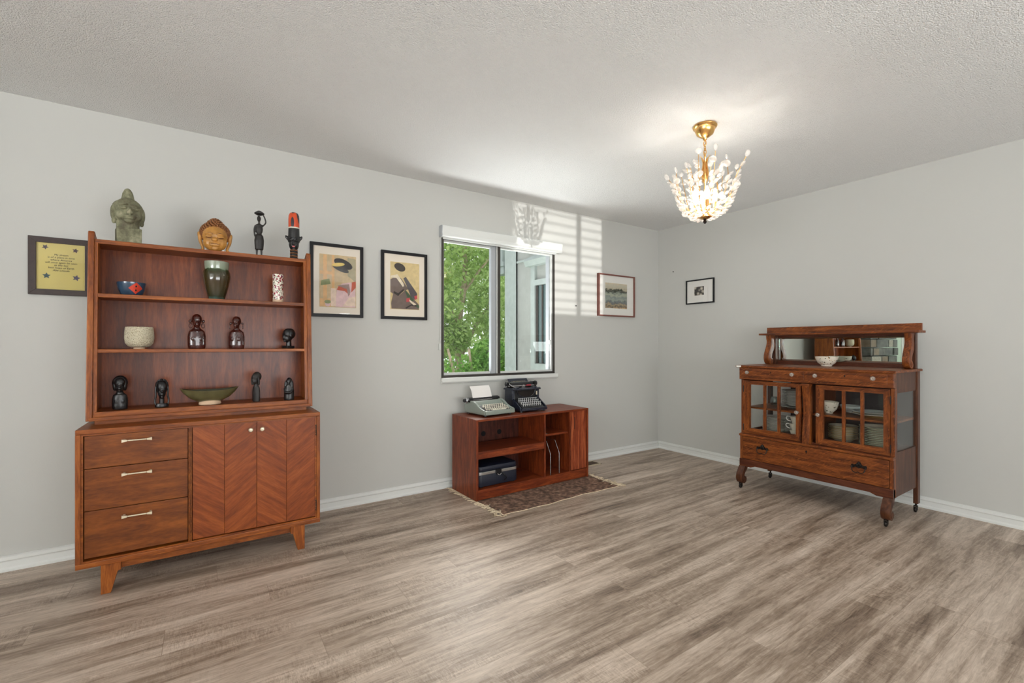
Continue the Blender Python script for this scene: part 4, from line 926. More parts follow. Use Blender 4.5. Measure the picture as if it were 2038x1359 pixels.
# small black framed photograph
def mat_bw():
    m, t, b = nmat('black_white_photo'); N = t.nodes.new; L = t.links.new; tc = N('ShaderNodeTexCoord')
    v = N('ShaderNodeTexVoronoi'); v.inputs['Scale'].default_value = 26; L(tc.outputs['Object'], v.inputs['Vector'])
    r = N('ShaderNodeValToRGB'); e = r.color_ramp.elements; e[0].position = .15; e[0].color = lin((206, 196, 180)); e[1].position = .55; e[1].color = lin((46, 42, 38))
    L(v.outputs['Distance'], r.inputs['Fac']); L(r.outputs['Color'], b.inputs['Base Color']); b.inputs['Roughness'].default_value = .6; return m
picture('small_photograph', 'small black framed photograph with a wide white mat on the right wall', 2.681, 3.003, 1.581, 1.832, .013, .018, M_BLACK, M_MATW, (2.795, 2.905, 1.668, 1.757), mat_bw(), right=True)

# ---------------------------------------------------------------- rug and record cabinet
def mat_rug():
    m, t, b = nmat('worn_rug'); N = t.nodes.new; L = t.links.new; tc = N('ShaderNodeTexCoord')
    n = N('ShaderNodeTexNoise'); n.inputs['Scale'].default_value = 16; n.inputs['Detail'].default_value = 10; n.inputs['Roughness'].default_value = .8; L(tc.outputs['Object'], n.inputs['Vector'])
    v = N('ShaderNodeTexVoronoi'); v.inputs['Scale'].default_value = 34; L(tc.outputs['Object'], v.inputs['Vector'])
    a = N('ShaderNodeMath'); a.operation = 'MULTIPLY_ADD'; a.inputs[1].default_value = .22; L(v.outputs['Distance'], a.inputs[0]); L(n.outputs['Fac'], a.inputs[2])
    r = N('ShaderNodeValToRGB'); e = r.color_ramp.elements; e[0].position = .40; e[0].color = lin((74, 62, 56)); e[1].position = .80; e[1].color = lin((176, 150, 130))
    k = e.new(.56); k.color = lin((110, 90, 78)); k = e.new(.66); k.color = lin((142, 112, 96))
    L(a.outputs[0], r.inputs['Fac']); L(r.outputs['Color'], b.inputs['Base Color']); b.inputs['Roughness'].default_value = .95; b.inputs['Specular IOR Level'].default_value = .1
    n2 = N('ShaderNodeTexNoise'); n2.inputs['Scale'].default_value = 220; L(tc.outputs['Object'], n2.inputs['Vector'])
    bp = N('ShaderNodeBump'); bp.inputs['Strength'].default_value = .8; bp.inputs['Distance'].default_value = .004; L(n2.outputs['Fac'], bp.inputs['Height']); L(bp.outputs['Normal'], b.inputs['Normal'])
    return m
rug = thing('fringed_rug', 'worn brown patterned rug with cream fringe lying under the record cabinet', 'rug', (2.23, 2.96, 0))
RA, RB, RC, RD = (1.672, 2.598), (2.800, 2.628), (2.838, 3.30), (1.640, 3.335)
def rugpt(u, v):
    a = Vector(RA).lerp(Vector(RB), u); b_ = Vector(RD).lerp(Vector(RC), u); p = a.lerp(b_, v)
    p += Vector((.004*math.sin(v*13), .007*math.sin(u*11+1)*(1-v)**3+.004*math.sin(u*31)*(1-v)**4))
    return p
nu, nv = 48, 20; mb = MB(); vs = []; fs = []
for j in range(nv+1):
    for i in range(nu+1):
        p = rugpt(i/nu, j/nv); e_ = min(i, nu-i, j, nv-j)
        vs.append((p.x, p.y, (.0045 if e_ > 0 else .001)+(.003*max(0, math.sin(i/nu*11+.5))*(1-j/nv)**4 if e_ > 0 else 0)))
for j in range(nv):
    for i in range(nu): a = j*(nu+1)+i; fs.append((a, a+1, a+nu+2, a+nu+1))
mb.add(vs, fs)
o = obj('pile', mb, mat_rug(), rug, smooth=True, world=True)
M_FRINGE = flat('cream_yarn', (216, 198, 170), .9, var=.25, vscale=60)
bt = MB(); pts = [(*rugpt(i/40, 0), .004) for i in range(41)]; bt.tube([(p[0], p[1]-.002, p[2]) for p in pts], .0028, 6); obj('bound_edge', bt, M_FRINGE, rug, smooth=True, world=True)
rnd = random.Random(8)
for u, sgn, nm in ((0, -1, 'fringe'), (1, 1, 'fringe')):
    mb = MB(); n = 74
    for i in range(n):
        v = (i+.5)/n; p = rugpt(u, v); x, y = p; L_ = rnd.uniform(.024, .058)*(1.8 if v < .12 else 1); a = rnd.uniform(-.9, .9)
        q = [(x, y, .006 if v < .38 else .004)]
        for k in range(1, 5):
            a += rnd.uniform(-.7, .7); q.append((q[-1][0]+sgn*L_/4*math.cos(a), q[-1][1]+L_/4*math.sin(a), max(.003, .006+rnd.uniform(-.003, .006)) if v < .38 else .0038))
        mb.tube(q, [.0038, .0034, .0042, .0034, .002], 5)
    for i in range(9):
        v = rnd.random()*.35; p = rugpt(u, v); a = rnd.uniform(0, 6); mb.tube([(p.x, p.y, .008), (p.x+.02*math.cos(a), p.y+.02*math.sin(a), .011), (p.x+.045*math.cos(a+.4), p.y+.045*math.sin(a+.4), .009)], .0028, 5)
    o = obj(nm, mb, M_FRINGE, rug, smooth=True, world=True)

CR = math.radians(1.3)
rc = thing('record_cabinet', 'low teak record cabinet with open shelves and a narrow sliding door under the window', 'cabinet', (1.642, 2.922, 0), CR)
CW, CD, CH = 1.134, .375, .605; Z0 = .009; T = .018
mb = MB().box(0, T, 0, CD, Z0, CH-.0005); obj('side_panel', mb, M_TZ, rc, bevel=.0015)
obj('side_panel', MB().box(CW-T, CW, 0, CD, Z0, CH-.0005), M_TZ, rc, bevel=.0015)
obj('top_panel', MB().box(T, CW-T, 0, CD, CH-.017, CH), M_TX, rc, bevel=.0015)
obj('bottom_panel', MB().box(T, CW-T, .006, CD-.01, .066, .084), M_TX, rc, bevel=.001)
obj('plinth', MB().box(T, CW-T, .012, .03, Z0, .066), M_TX, rc, bevel=.001)
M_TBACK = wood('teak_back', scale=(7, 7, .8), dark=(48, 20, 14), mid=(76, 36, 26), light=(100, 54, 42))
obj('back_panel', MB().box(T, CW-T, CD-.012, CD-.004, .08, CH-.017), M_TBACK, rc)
for hx in (.283, .441): obj('cable_hole', MB().lathe([(0, -.0006), (.022, -.0006), (.022, .0006), (0, .0006)], (hx, CD-.0128, .418), 24, axis='y'), M_BLACK, rc)
dx1, dx2 = .642, .918
obj('divider', MB().box(dx1, dx1+.016, .004, CD-.012, .084, CH-.017), M_TZ, rc, bevel=.001)
obj('divider', MB().box(dx2, dx2+.016, .004, CD-.012, .084, CH-.017), M_TZ, rc, bevel=.001)
obj('thick_shelf', MB().box(T, dx1, .004, CD-.07, .312, .366), M_TX, rc, bevel=.0015)
obj('shelf', MB().box(dx1+.016, dx2, .03, CD-.012, .404, .420), M_TX, rc, bevel=.001)
dr = obj('sliding_door', MB().box(dx2+.024, CW-T-.002, .010, .024, .088, CH-.019), M_TDOOR, rc, bevel=.001)
o = obj('slot_handle', MB().box(.974, .986, .0085, .0105, .437, .540), M_TBACK, dr); o['label'] = 'dark recessed slot handle'
for i, xx in enumerate((.715, .808)):
    q = [(xx, .012, .086), (xx, .012, .255), (xx, .065, .352), (xx, .29, .352), (xx, .34, .255), (xx, .34, .086)]
    obj('record_divider', MB().tube(q, .0028, 8), M_CHROME, rc, smooth=True)
o = obj('paper_label', MB().box(.662, .70, .034, .05, .4202, .4212), M_CHINAW, None); o.name = 'paper_slip'
o.location = rc.location; o.rotation_euler = rc.rotation_euler; tag(o, 'tiny white paper slip on the small upper shelf of the record cabinet', 'paper')

# navy hard case on the lower shelf
M_NAVY = flat('navy_leatherette', (24, 29, 44), .45, bump=.3, bscale=200)
cs_ = thing('navy_train_case', 'navy blue hard travel case with a silver band inside the record cabinet', 'suitcase', (1.865, 3.07, .0845), CR)
def rrect(x0, x1, z0, z1, r, n=5):
    out = []
    for cx, cz, a0 in ((x1-r, z0+r, -PI/2), (x1-r, z1-r, 0), (x0+r, z1-r, PI/2), (x0+r, z0+r, PI)):
        for k in range(n+1): a = a0+PI/2*k/n; out.append((cx+r*math.cos(a), cz+r*math.sin(a)))
    return out
a = rrect(-.190, .176, -.11, .15, .035)
obj('lower_shell', MB().prism([(p[0], p[1]) for p in a], 'z', .008, .098), M_NAVY, cs_, bevel=.012, smooth=50)
obj('lid', MB().prism([(p[0]*.985, p[1]*.985) for p in a], 'z', .118, .160), M_NAVY, cs_, bevel=.018, smooth=50)
obj('silver_band', MB().prism([(p[0]*1.006, p[1]*1.006) for p in a], 'z', .097, .119), M_CHROME, cs_, bevel=.002)
obj('latch', MB().box(-.035, .010, -.124, -.110, .088, .128), M_BLACK, cs_, bevel=.003)
obj('key', MB().tube(spline([(-.03, -.127, .094), (-.015, -.131, .084), (.004, -.127, .094)], 5), .003), M_CHROME, cs_, smooth=True)
obj('handle', MB().tube(spline([(.006, -.112, .10), (.024, -.14, .088), (.036, -.148, .06), (.034, -.125, .035)], 5), .005), M_BLACK, cs_, smooth=True)
for sx in (-.15, .14):
    obj('foot', MB().box(sx-.012, sx+.012, -.09, -.07, 0, .009), M_BLACK, cs_)

# ---------------------------------------------------------------- typewriters
M_TWG = flat('grey_green_enamel', (138, 148, 138), .35, coat=.3); M_TWD = flat('blue_black_enamel', (26, 32, 48), .25, coat=.5)
M_KEYW = flat('ivory_keys', (214, 208, 190), .4); M_RUB = flat('black_rubber', (30, 30, 32), .5); M_PAPER = flat('paper', (236, 232, 228), .9)
t = thing('grey_typewriter', 'grey-green portable typewriter with ivory keys and white paper in it', 'typewriter', (1.885, 3.150, CH), math.radians(5))
hw = .142
prof = [(-.150, .012), (-.150, .030), (-.146, .036), (-.138, .038), (-.020, .074), (-.008, .084), (.005, .096), (.03, .104), (.065, .104), (.085, .098), (.13, .086), (.14, .07), (.14, .012)]
obj('body', MB().prism(prof, 'x', -hw, hw), M_TWG, t, bevel=.005, smooth=45, seg=3)
# raised side cheeks around the keyboard
for s_ in (-1, 1):
    pr_ = [(-.152, .014), (-.152, .036), (-.140, .050), (-.10, .058), (-.06, .074), (-.03, .094), (0, .106), (.06, .108), (.12, .092), (.13, .014)]
    obj('side_cheek', MB().prism(pr_, 'x', s_*hw-.012 if s_ > 0 else -hw-.006, s_*hw+.006 if s_ > 0 else -hw+.012), M_TWG, t, bevel=.005, smooth=45, seg=3)
obj('front_lip', MB().box(-hw, hw, -.158, -.138, .014, .046), M_TWG, t, bevel=.006, smooth=45)
obj('keyboard_well', MB().prism([(-.136, .0405), (-.028, .0735), (-.028, .070), (-.136, .036)], 'x', -.118, .118), M_RUB, t)
rnd = random.Random(2); kb = None
def keys(parent, rows, nx, y0, dy, z0, dz, dx, mat, r, h, first=None):
    k0 = None
    for j in range(rows):
        n = nx[j]
        for i in range(n):
            if k0 is None:
                k0 = obj('key', MB().lathe([(0, 0), (r*.5, 0), (r*.5, h*.5), (r, h*.6), (r, h*.9), (r*.8, h), (0, h)], (0, 0, 0), 12), mat, parent, smooth=45); k = k0
            else:
                k = k0.copy(); COL.objects.link(k); k.parent = parent
            k.location = ((i-(n-1)/2)*dx+(j % 2)*dx*.3, y0+dy*j, z0+dz*j)
keys(t, 4, (11, 11, 11, 10), -.118, .0235, .0445, .0078, .0208, M_KEYW, .0078, .014)
o = obj('space_bar', MB().box(-.065, .065, -.140, -.130, .046, .054), M_KEYW, t, bevel=.002)
obj('carriage', MB().box(-.150, .150, .045, .12, .094, .108), M_DARKMETAL, t, bevel=.003)
obj('platen', MB().lathe([(.0, -.150), (.017, -.150), (.017, .150), (0, .150)], (0, .085, .112), 24, axis='x'), M_RUB, t, smooth=40)
for s_, l in ((-1, .030), (1, .014)):
    obj('platen_knob', MB().lathe([(0, 0), (.006, 0), (.006, l*.5), (.0145, l*.5), (.0155, l*.8), (.013, l), (0, l)] if s_ > 0 else [(0, -l), (.013, -l), (.0155, -l*.8), (.0145, -l*.5), (.006, -l*.5), (.006, 0), (0, 0)], (s_*.152, .085, .108), 18, axis='x'), M_RUB, t, smooth=40)
obj('return_lever', MB().tube(spline([(-.150, .06, .12), (-.172, .04, .126), (-.176, .02, .118)], 4), .0035), M_CHROME, t, smooth=True)
obj('end_gear', MB().lathe([(0, -.010), (.02, -.010), (.022, -.004), (.022, .004), (0, .004)], (-.158, .085, .106), 16, axis='x'), M_CHROME, t)
pp = MB(); pr_ = spline([(.066, .102), (.072, .120), (.088, .165), (.098, .188), (.118, .215)], 4)
pts2 = [(p.x, p.y) for p in pr_]; pr2 = pts2+[(p[0]+.0012, p[1]) for p in reversed(pts2)]
for i in range(len(pts2)-1):
    a, b = pts2[i], pts2[i+1]
    pp.hexa([(-.105, a[0], a[1]), (.085, a[0], a[1]), (.085, a[0]+.001, a[1]), (-.105, a[0]+.001, a[1])], [(-.105, b[0], b[1]), (.085, b[0], b[1]), (.085, b[0]+.001, b[1]), (-.105, b[0]+.001, b[1])])
obj('paper_sheet', pp, M_PAPER, t, smooth=True)
for sx in (-.12, .12):
    for sy in (-.12, .11): obj('foot', MB().lathe([(0, 0), (.011, 0), (.009, .014), (0, .014)], (sx, sy, .0005), 12), M_RUB, t)

t = thing('black_typewriter', 'tall antique blue-black upright typewriter with round keys beside the grey one', 'typewriter', (2.250, 3.165, CH), math.radians(-1))
hw = .125
obj('base_frame', frame_mb(0, 1, 0, 1, .1, 0, 1) if False else MB().prism([(-.135, .012), (-.135, .030), (-.02, .045), (.12, .045), (.12, .012)], 'x', -hw-.012, -hw+.010).prism([(-.135, .012), (-.135, .030), (-.02, .045), (.12, .045), (.12, .012)], 'x', hw-.010, hw+.012).box(-hw, hw, -.142, -.122, .012, .034).box(-hw, hw, .10, .12, .012, .045).box(-hw, hw, -.12, .10, .014, .022), M_TWD, t, bevel=.003)
for s_ in (-1, 1):
    pr_ = [(-.125, .030), (-.02, .098), (.0, .175), (.112, .175), (.115, .012), (-.125, .012)]
    obj('side_frame', MB().prism([(-.012, .04), (-.006, .172), (.112, .172), (.115, .04)], 'x', s_*hw-.005, s_*hw+.005), M_TWD, t, bevel=.003)
    obj('keyboard_rail', MB().prism([(-.130, .030), (-.130, .038), (-.014, .106), (-.010, .098), (-.02, .045)], 'x', s_*hw*1.03-.005, s_*hw*1.03+.005), M_TWD, t, bevel=.002)
    obj('front_post', MB().box(s_*hw-.014, s_*hw+.008, -.022, 0, .09, .172), M_TWD, t, bevel=.004)
obj('top_plate', MB().prism([(-.035, .170), (-.040, .178), (-.030, .188), (.10, .188), (.12, .182), (.12, .170)], 'x', -hw-.016, hw+.016), M_TWD, t, bevel=.004)
arc = [(.092*math.cos(a), .168+.060*math.sin(a)) for a in [PI+PI*k/16 for k in range(17)]]
obj('type_basket', MB().prism([(p[0], p[1]) for p in arc], 'y', -.018, -.006), M_DARKMETAL, t)
obj('basket_rim', MB().tube([(p[0], -.020, p[1]) for p in arc], .0028, 6), M_TWD, t, smooth=True)
obj('type_bars', MB().prism([(.0, 0), (.0, 0)], 'x', 0, 0) if False else MB().box(-.10, .10, -.006, .0, .05, .168), M_RUB, t)
obj('front_decal', MB().box(hw-.026, hw-.012, -.0232, -.0222, .125, .155), M_PULL, t)
obj('keyboard_tier', MB().prism([(-.128, .034), (-.010, .098), (-.010, .090), (-.128, .024)], 'x', -.108, .108), M_RUB, t)
M_KEYG = flat('glass_topped_keys', (196, 198, 196), .2, coat=.5)
k0 = None
for j in range(4):
    n = (10, 11, 11, 10)[j]
    for i in range(n):
        if k0 is None:
            k0 = obj('key', MB().lathe([(0, 0), (.0028, 0), (.0028, .014), (.0078, .015), (.0082, .018), (.0066, .019), (0, .019)], (0, 0, 0), 12), [M_KEYG], t, smooth=45); k = k0
        else: k = k0.copy(); COL.objects.link(k); k.parent = t
        k.location = ((i-(n-1)/2)*.0192+(j % 2)*.006, -.104+.0245*j, .044+.0140*j)
obj('space_bar', MB().box(-.055, .050, -.142, -.130, .042, .049), M_RUB, t, bevel=.002)
obj('carriage', MB().box(-.135, .135, .02, .10, .190, .200).box(-.135, -.125, .02, .1, .19, .235).box(.120, .130, .02, .1, .19, .235), M_DARKMETAL, t, bevel=.002)
obj('carriage_rail', MB().box(-.14, .14, .028, .038, .198, .208), M_CHROME, t)
obj('platen', MB().lathe([(0, -.125), (.019, -.125), (.019, .125), (0, .125)], (0, .062, .214), 24, axis='x'), M_RUB, t, smooth=40)
for s_ in (-1, 1):
    obj('platen_knob', MB().lathe([(0, 0), (.006, 0), (.006, .012), (.022, .012), (.023, .018), (.021, .028), (0, .028)] if s_ > 0 else [(0, -.022), (.014, -.022), (.015, -.012), (.006, -.010), (.006, 0), (0, 0)], (s_*.132, .062, .216), 20, axis='x'), M_RUB, t, smooth=40)
obj('paper_table', MB().hexa([(-.10, .085, .212), (.10, .085, .212), (.10, .088, .212), (-.10, .088, .212)], [(-.10, .118, .258), (.10, .118, .258), (.10, .121, .258), (-.10, .121, .258)]), M_TWD, t, bevel=.001)
o = lettering('UNDERWOOD', (0, 0, 0), .021, flat('old_gold', (150, 140, 116), .5), t, 'gold_lettering'); o.data.transform(Matrix.Translation((0, .098, .226)) @ Matrix.Rotation(-.62, 4, 'X') if False else Matrix.Translation((0, .0935, .227)) @ Matrix.Rotation(math.radians(-35), 4, 'X'))
obj('return_lever', MB().tube(spline([(-.135, .03, .225), (-.150, .0, .22), (-.140, -.03, .205), (-.120, -.035, .195)], 5), .0035), M_CHROME, t, smooth=True)
obj('bell_gear', MB().lathe([(0, -.004), (.016, -.004), (.017, 0), (.016, .004), (0, .004)], (-.142, .07, .205), 14, axis='x'), M_CHROME, t)
obj('card_guide', MB().prism([(-.018, .19), (.018, .19), (.006, .212), (-.006, .212)], 'y', .02, .024), M_CHROME, t)
obj('ribbon', MB().box(.03, .075, .016, .020, .20, .213), flat('red_ribbon', (150, 40, 50), .6), t)
obj('ribbon_spool', MB().lathe([(0, 0), (.026, 0), (.026, .008), (0, .008)], (.085, -.01, .188), 20), M_TWD, t)
obj('ribbon_spool', MB().lathe([(0, 0), (.026, 0), (.026, .008), (0, .008)], (-.095, -.01, .188), 20), M_TWD, t)
for sx in (-.115, .115):
    for sy in (-.115, .10): obj('foot', MB().lathe([(0, 0), (.012, 0), (.010, .013), (0, .013)], (sx, sy, .0005), 12), M_RUB, t)

# ---------------------------------------------------------------- oak sideboard with mirror
sb_ = thing('mirrored_sideboard', 'antique dark oak sideboard on casters with glazed doors, scroll legs and a mirror back', 'sideboard', (3.86, 1.56, 0))
K = dict(world=True)
SY0, SY1, SXF, SXB = 1.063, 2.066, 3.62, 4.10
# corner posts and side frames
for ya, yb, nm in ((SY0, SY0+.022, 'r'), (SY1-.022, SY1, 'l')):
    obj('front_post', MB().box(SXF, SXF+.045, ya, yb, .178, .44), M_OZ, sb_, bevel=.002, **K)
    obj('front_post', MB().box(SXF+.018, SXF+.055, ya, yb, .436, .875), M_OZ, sb_, bevel=.002, **K)
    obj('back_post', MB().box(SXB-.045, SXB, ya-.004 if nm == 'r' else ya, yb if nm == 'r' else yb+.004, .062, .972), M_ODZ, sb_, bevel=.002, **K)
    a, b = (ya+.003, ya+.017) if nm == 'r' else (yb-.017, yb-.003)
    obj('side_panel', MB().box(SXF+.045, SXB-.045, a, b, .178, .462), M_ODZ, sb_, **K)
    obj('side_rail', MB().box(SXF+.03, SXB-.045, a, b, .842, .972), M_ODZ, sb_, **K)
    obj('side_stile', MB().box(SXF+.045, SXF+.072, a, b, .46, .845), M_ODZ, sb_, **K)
    obj('side_pane', MB().box(SXF+.072, SXB-.045, (a+b)/2-.0015, (a+b)/2+.0015, .462, .842), M_CGLASS, sb_, **K)
# top, frieze, ledges, rails
obj('table_top', MB().box(3.597, 4.105, 1.046, 2.090, .973, .990), M_OY, sb_, bevel=.004, **K)
obj('frieze', MB().box(3.612, 3.66, SY0-.002, SY1+.002, .878, .973), M_OY, sb_, bevel=.003, **K)
obj('frieze_shelf', MB().box(3.66, SXB, SY0+.018, SY1-.018, .872, .884), M_OD, sb_, **K)
obj('ledge', MB().box(3.606, 3.66, SY0-.002, SY1+.002, .420, .437), M_OY, sb_, bevel=.004, **K)
pts = [(SY0, .176), (SY0+.09, .176), (SY0+.125, .190), (SY1-.125, .190), (SY1-.09, .176), (SY1, .176), (SY1, .236), (SY0, .236)]
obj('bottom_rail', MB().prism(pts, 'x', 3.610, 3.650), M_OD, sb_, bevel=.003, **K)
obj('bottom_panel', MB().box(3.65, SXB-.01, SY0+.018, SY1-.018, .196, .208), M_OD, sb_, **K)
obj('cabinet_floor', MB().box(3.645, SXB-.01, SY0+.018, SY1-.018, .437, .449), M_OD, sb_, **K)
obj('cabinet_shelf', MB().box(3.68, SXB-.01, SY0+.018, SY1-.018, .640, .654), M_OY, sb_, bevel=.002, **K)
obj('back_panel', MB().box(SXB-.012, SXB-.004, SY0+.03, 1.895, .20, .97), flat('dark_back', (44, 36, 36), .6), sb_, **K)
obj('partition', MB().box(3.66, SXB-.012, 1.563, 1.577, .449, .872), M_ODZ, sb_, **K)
M_KNOB = flat('faceted_glass', (226, 216, 204), .08, spec=.9, coat=.6); M_KNOB.node_tree.nodes['Principled BSDF'].inputs['Transmission Weight'].default_value = .7
def knob(x, y, z, parent, r=.015):
    o = obj('glass_knob', MB().lathe([(0, -.034), (r*.55, -.034), (r, -.026), (r, -.020), (r*.6, -.010), (r*.4, -.006), (r*.55, 0), (0, 0)], (x, y, z), 8, axis='x'), M_KNOB, parent, world=True); return o
for a, b, ks, kh in ((1.582, 2.047, (1.991, 1.655), 1.815), (1.093, 1.558, (1.501, 1.162), 1.326)):
    d_ = obj('small_drawer', MB().box(3.606, 3.64, a, b, .897, .964), M_OY, sb_, bevel=.002, **K)
    for y in ks: knob(3.607, y, .935, d_)
    obj('keyhole', MB().box(3.6045, 3.6065, kh-.003, kh+.003, .936, .948), M_BLACK, d_, **K)
for a, b, g0, g1, ms, ky in ((1.614, 2.042, 1.650, 1.995, (1.880, 1.774), 1.636), (1.087, 1.516, 1.122, 1.469, (1.346, 1.239), 1.496)):
    XD = 3.636
    mb = MB(); o_ = [(a, .444), (b, .444), (b, .868), (a, .868)]; i_ = [(g0, .487), (g1, .487), (g1, .837), (g0, .837)]
    for k in range(4):
        p, q, r, u = o_[k], o_[(k+1) % 4], i_[(k+1) % 4], i_[k]
        mb.hexa([(XD, *p), (XD, *q), (XD, *r), (XD, *u)], [(XD+.02, *p), (XD+.02, *q), (XD+.02, *r), (XD+.02, *u)], k % 2)
    d_ = obj('glazed_door', mb, [M_OY, M_OZ], sb_, **K)
    for m_ in ms: obj('glazing_bar', MB().box(XD+.002, XD+.018, m_-.009, m_+.009, .487, .837), M_OZ, d_, **K)
    obj('door_pane', MB().box(XD+.012, XD+.0145, g0, g1, .487, .837), M_CGLASS, d_, **K)
    knob(XD, ky, .656, d_, .0145)
    hy = b if a > 1.5 else a
    for z in (.80, .49): obj('hinge', MB().lathe([(.0035, z-.026), (.0035, z+.026)], (XD-.002, hy+(.003 if a > 1.5 else -.003), 0), 8), M_DARKMETAL, d_, **K)
# middle scroll pilaster
xp = lambda t: 3.628-.020*math.sin(t*PI*1.15+.2)*(1-.5*t)-(.012 if t > .93 else 0)
pts = []
for k in range(21):
    t_ = k/20; z = .872-t_*.434
    pts.append((3.600+.016*math.sin(PI*1.6*t_-.5)+(.018*t_ if t_ > .3 else .0054), z))
pts = pts+[(3.66, .438), (3.66, .872)]
obj('scroll_pilaster', MB().prism(pts, 'y', 1.546, 1.594), M_OZ, sb_, bevel=.002, smooth=35, **K)
obj('pilaster_cap', MB().lathe([(0, 1.542), (.011, 1.542), (.011, 1.598), (0, 1.598)], (3.605, 0, .866) if False else (3.603, 0, .864), 16, axis='y') if False else MB().box(3.594, 3.64, 1.542, 1.598, .856, .874), M_OY, sb_, bevel=.004, **K)
# long drawer with bail handles
d_ = obj('long_drawer', MB().box(3.618, 3.66, SY0+.024, SY1-.024, .238, .416), M_OY, sb_, bevel=.002, **K)
obj('keyhole', MB().lathe([(0, -.003), (.006, -.003), (.006, 0), (0, 0)], (3.618, 1.570, .382), 12, axis='x').box(3.6145, 3.6175, 1.568, 1.572, .368, .38), M_BLACK, d_, **K)
for hy in (1.884, 1.248):
    mb = MB()
    out = [(-.046, .004), (-.040, .018), (-.026, .014), (-.016, .020), (-.008, .034), (0, .040), (.008, .034), (.016, .020), (.026, .014), (.040, .018), (.046, .004), (.034, -.006), (.016, .002), (0, -.006), (-.016, .002), (-.034, -.006)]
    mb.prism([(hy+p[0], .338+p[1]) for p in out], 'x', 3.613, 3.6175)
    for s_ in (-1, 1): mb.ell((3.609, hy+s_*.038, .338), (.009, .007, .007)); mb.ell((3.611, hy+s_*.010, .352), (.005, .006, .010))
    mb.ell((3.611, hy, .362), (.005, .006, .012))
    h_ = obj('ornate_handle', mb, M_DARKMETAL, d_, **K); h_['label'] = 'dark ornate bail handle'
    q = spline([(3.606, hy-.038, .335), (3.598, hy-.032, .312), (3.596, hy-.012, .305), (3.596, hy, .310), (3.596, hy+.012, .305), (3.598, hy+.032, .312), (3.606, hy+.038, .335)], 5)
    d2 = obj('bail', MB().tube(q, .0028, 8), M_DARKMETAL, d_, smooth=True, **K)
# scroll front legs with casters
for y0_, y1_ in ((1.066, 1.116), (2.018, 2.068)):
    oc = spline([(3.608, .178), (3.588, .150), (3.568, .118), (3.562, .085), (3.574, .055), (3.600, .042), (3.624, .052), (3.634, .074), (3.624, .094), (3.608, .098), (3.604, .112), (3.618, .132), (3.640, .150), (3.655, .178)], 5)
    obj('scroll_leg', MB().prism([(p.x, p.y) for p in oc], 'y', y0_, y1_), M_ODZ, sb_, bevel=.002, smooth=40, **K)
    for ys, e_ in ((y0_, -1), (y1_, 1)):
        obj('scroll_boss', MB().lathe([(.0, 0), (.020, 0), (.018, .004*e_), (.010, .003*e_), (0, .006*e_)] if e_ > 0 else [(0, -.006), (.010, -.003), (.018, -.004), (.020, 0), (0, 0)], (3.604, ys, .074), 18, axis='y'), M_ODZ, sb_, smooth=40, **K)
for x, y in ((3.592, 1.094), (3.596, 2.046), (4.076, 1.076), (4.076, 2.056)):
    c_ = obj('caster', MB().lathe([(0, .044), (.006, .044), (.006, .062), (0, .062)], (x+.004, y, 0), 10).box(x-.010, x+.010, y-.010, y-.008, .014, .046).box(x-.010, x+.010, y+.008, y+.010, .014, .046).box(x-.010, x+.010, y-.010, y+.010, .040, .046), M_DARKMETAL, sb_, **K)
    obj('wheel', MB().lathe([(0, -.007), (.015, -.007), (.0175, -.004), (.0175, .004), (.015, .007), (0, .007)], (x-.004, y, .0178), 18, axis='y'), M_DARKMETAL, c_, smooth=40, **K)
# mirror back with shelf
mb = MB(); fx = 4.084
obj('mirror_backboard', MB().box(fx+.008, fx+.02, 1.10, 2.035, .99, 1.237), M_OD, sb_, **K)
obj('mirror_frame', MB().box(fx-.002, fx+.008, 1.10, 2.035, .99, 1.022).box(fx-.002, fx+.008, 1.10, 2.035, 1.217, 1.237).box(fx-.002, fx+.008, 1.10, 1.131, 1.022, 1.217).box(fx-.002, fx+.008, 1.999, 2.035, 1.022, 1.217), M_OD, sb_, **K)
mr = obj('mirror_glass', MB().box(fx+.003, fx+.006, 1.131, 1.999, 1.022, 1.217), M_MIRROR, sb_, **K)
bv = MB(); w_ = .012
o_ = [(1.131, 1.022), (1.999, 1.022), (1.999, 1.217), (1.131, 1.217)]; i_ = [(1.131+w_, 1.022+w_), (1.999-w_, 1.022+w_), (1.999-w_, 1.217-w_), (1.131+w_, 1.217-w_)]
for k in range(4):
    a, b, c, d4 = o_[k], o_[(k+1) % 4], i_[(k+1) % 4], i_[k]
    bv.add([(fx+.0028, *a), (fx+.0028, *b), (fx+.0008, *c), (fx+.0008, *d4)], [(0, 1, 2, 3)])
obj('mirror_bevel', bv, M_MIRROR, mr, **K)
obj('gallery_shelf', MB().box(3.935, 4.075, 1.022, 2.082, 1.236, 1.252), M_OY, sb_, bevel=.004, **K)
obj('gallery_rail', MB().box(4.04, 4.058, 1.034, 2.066, 1.252, 1.303), M_OY, sb_, bevel=.002, **K)
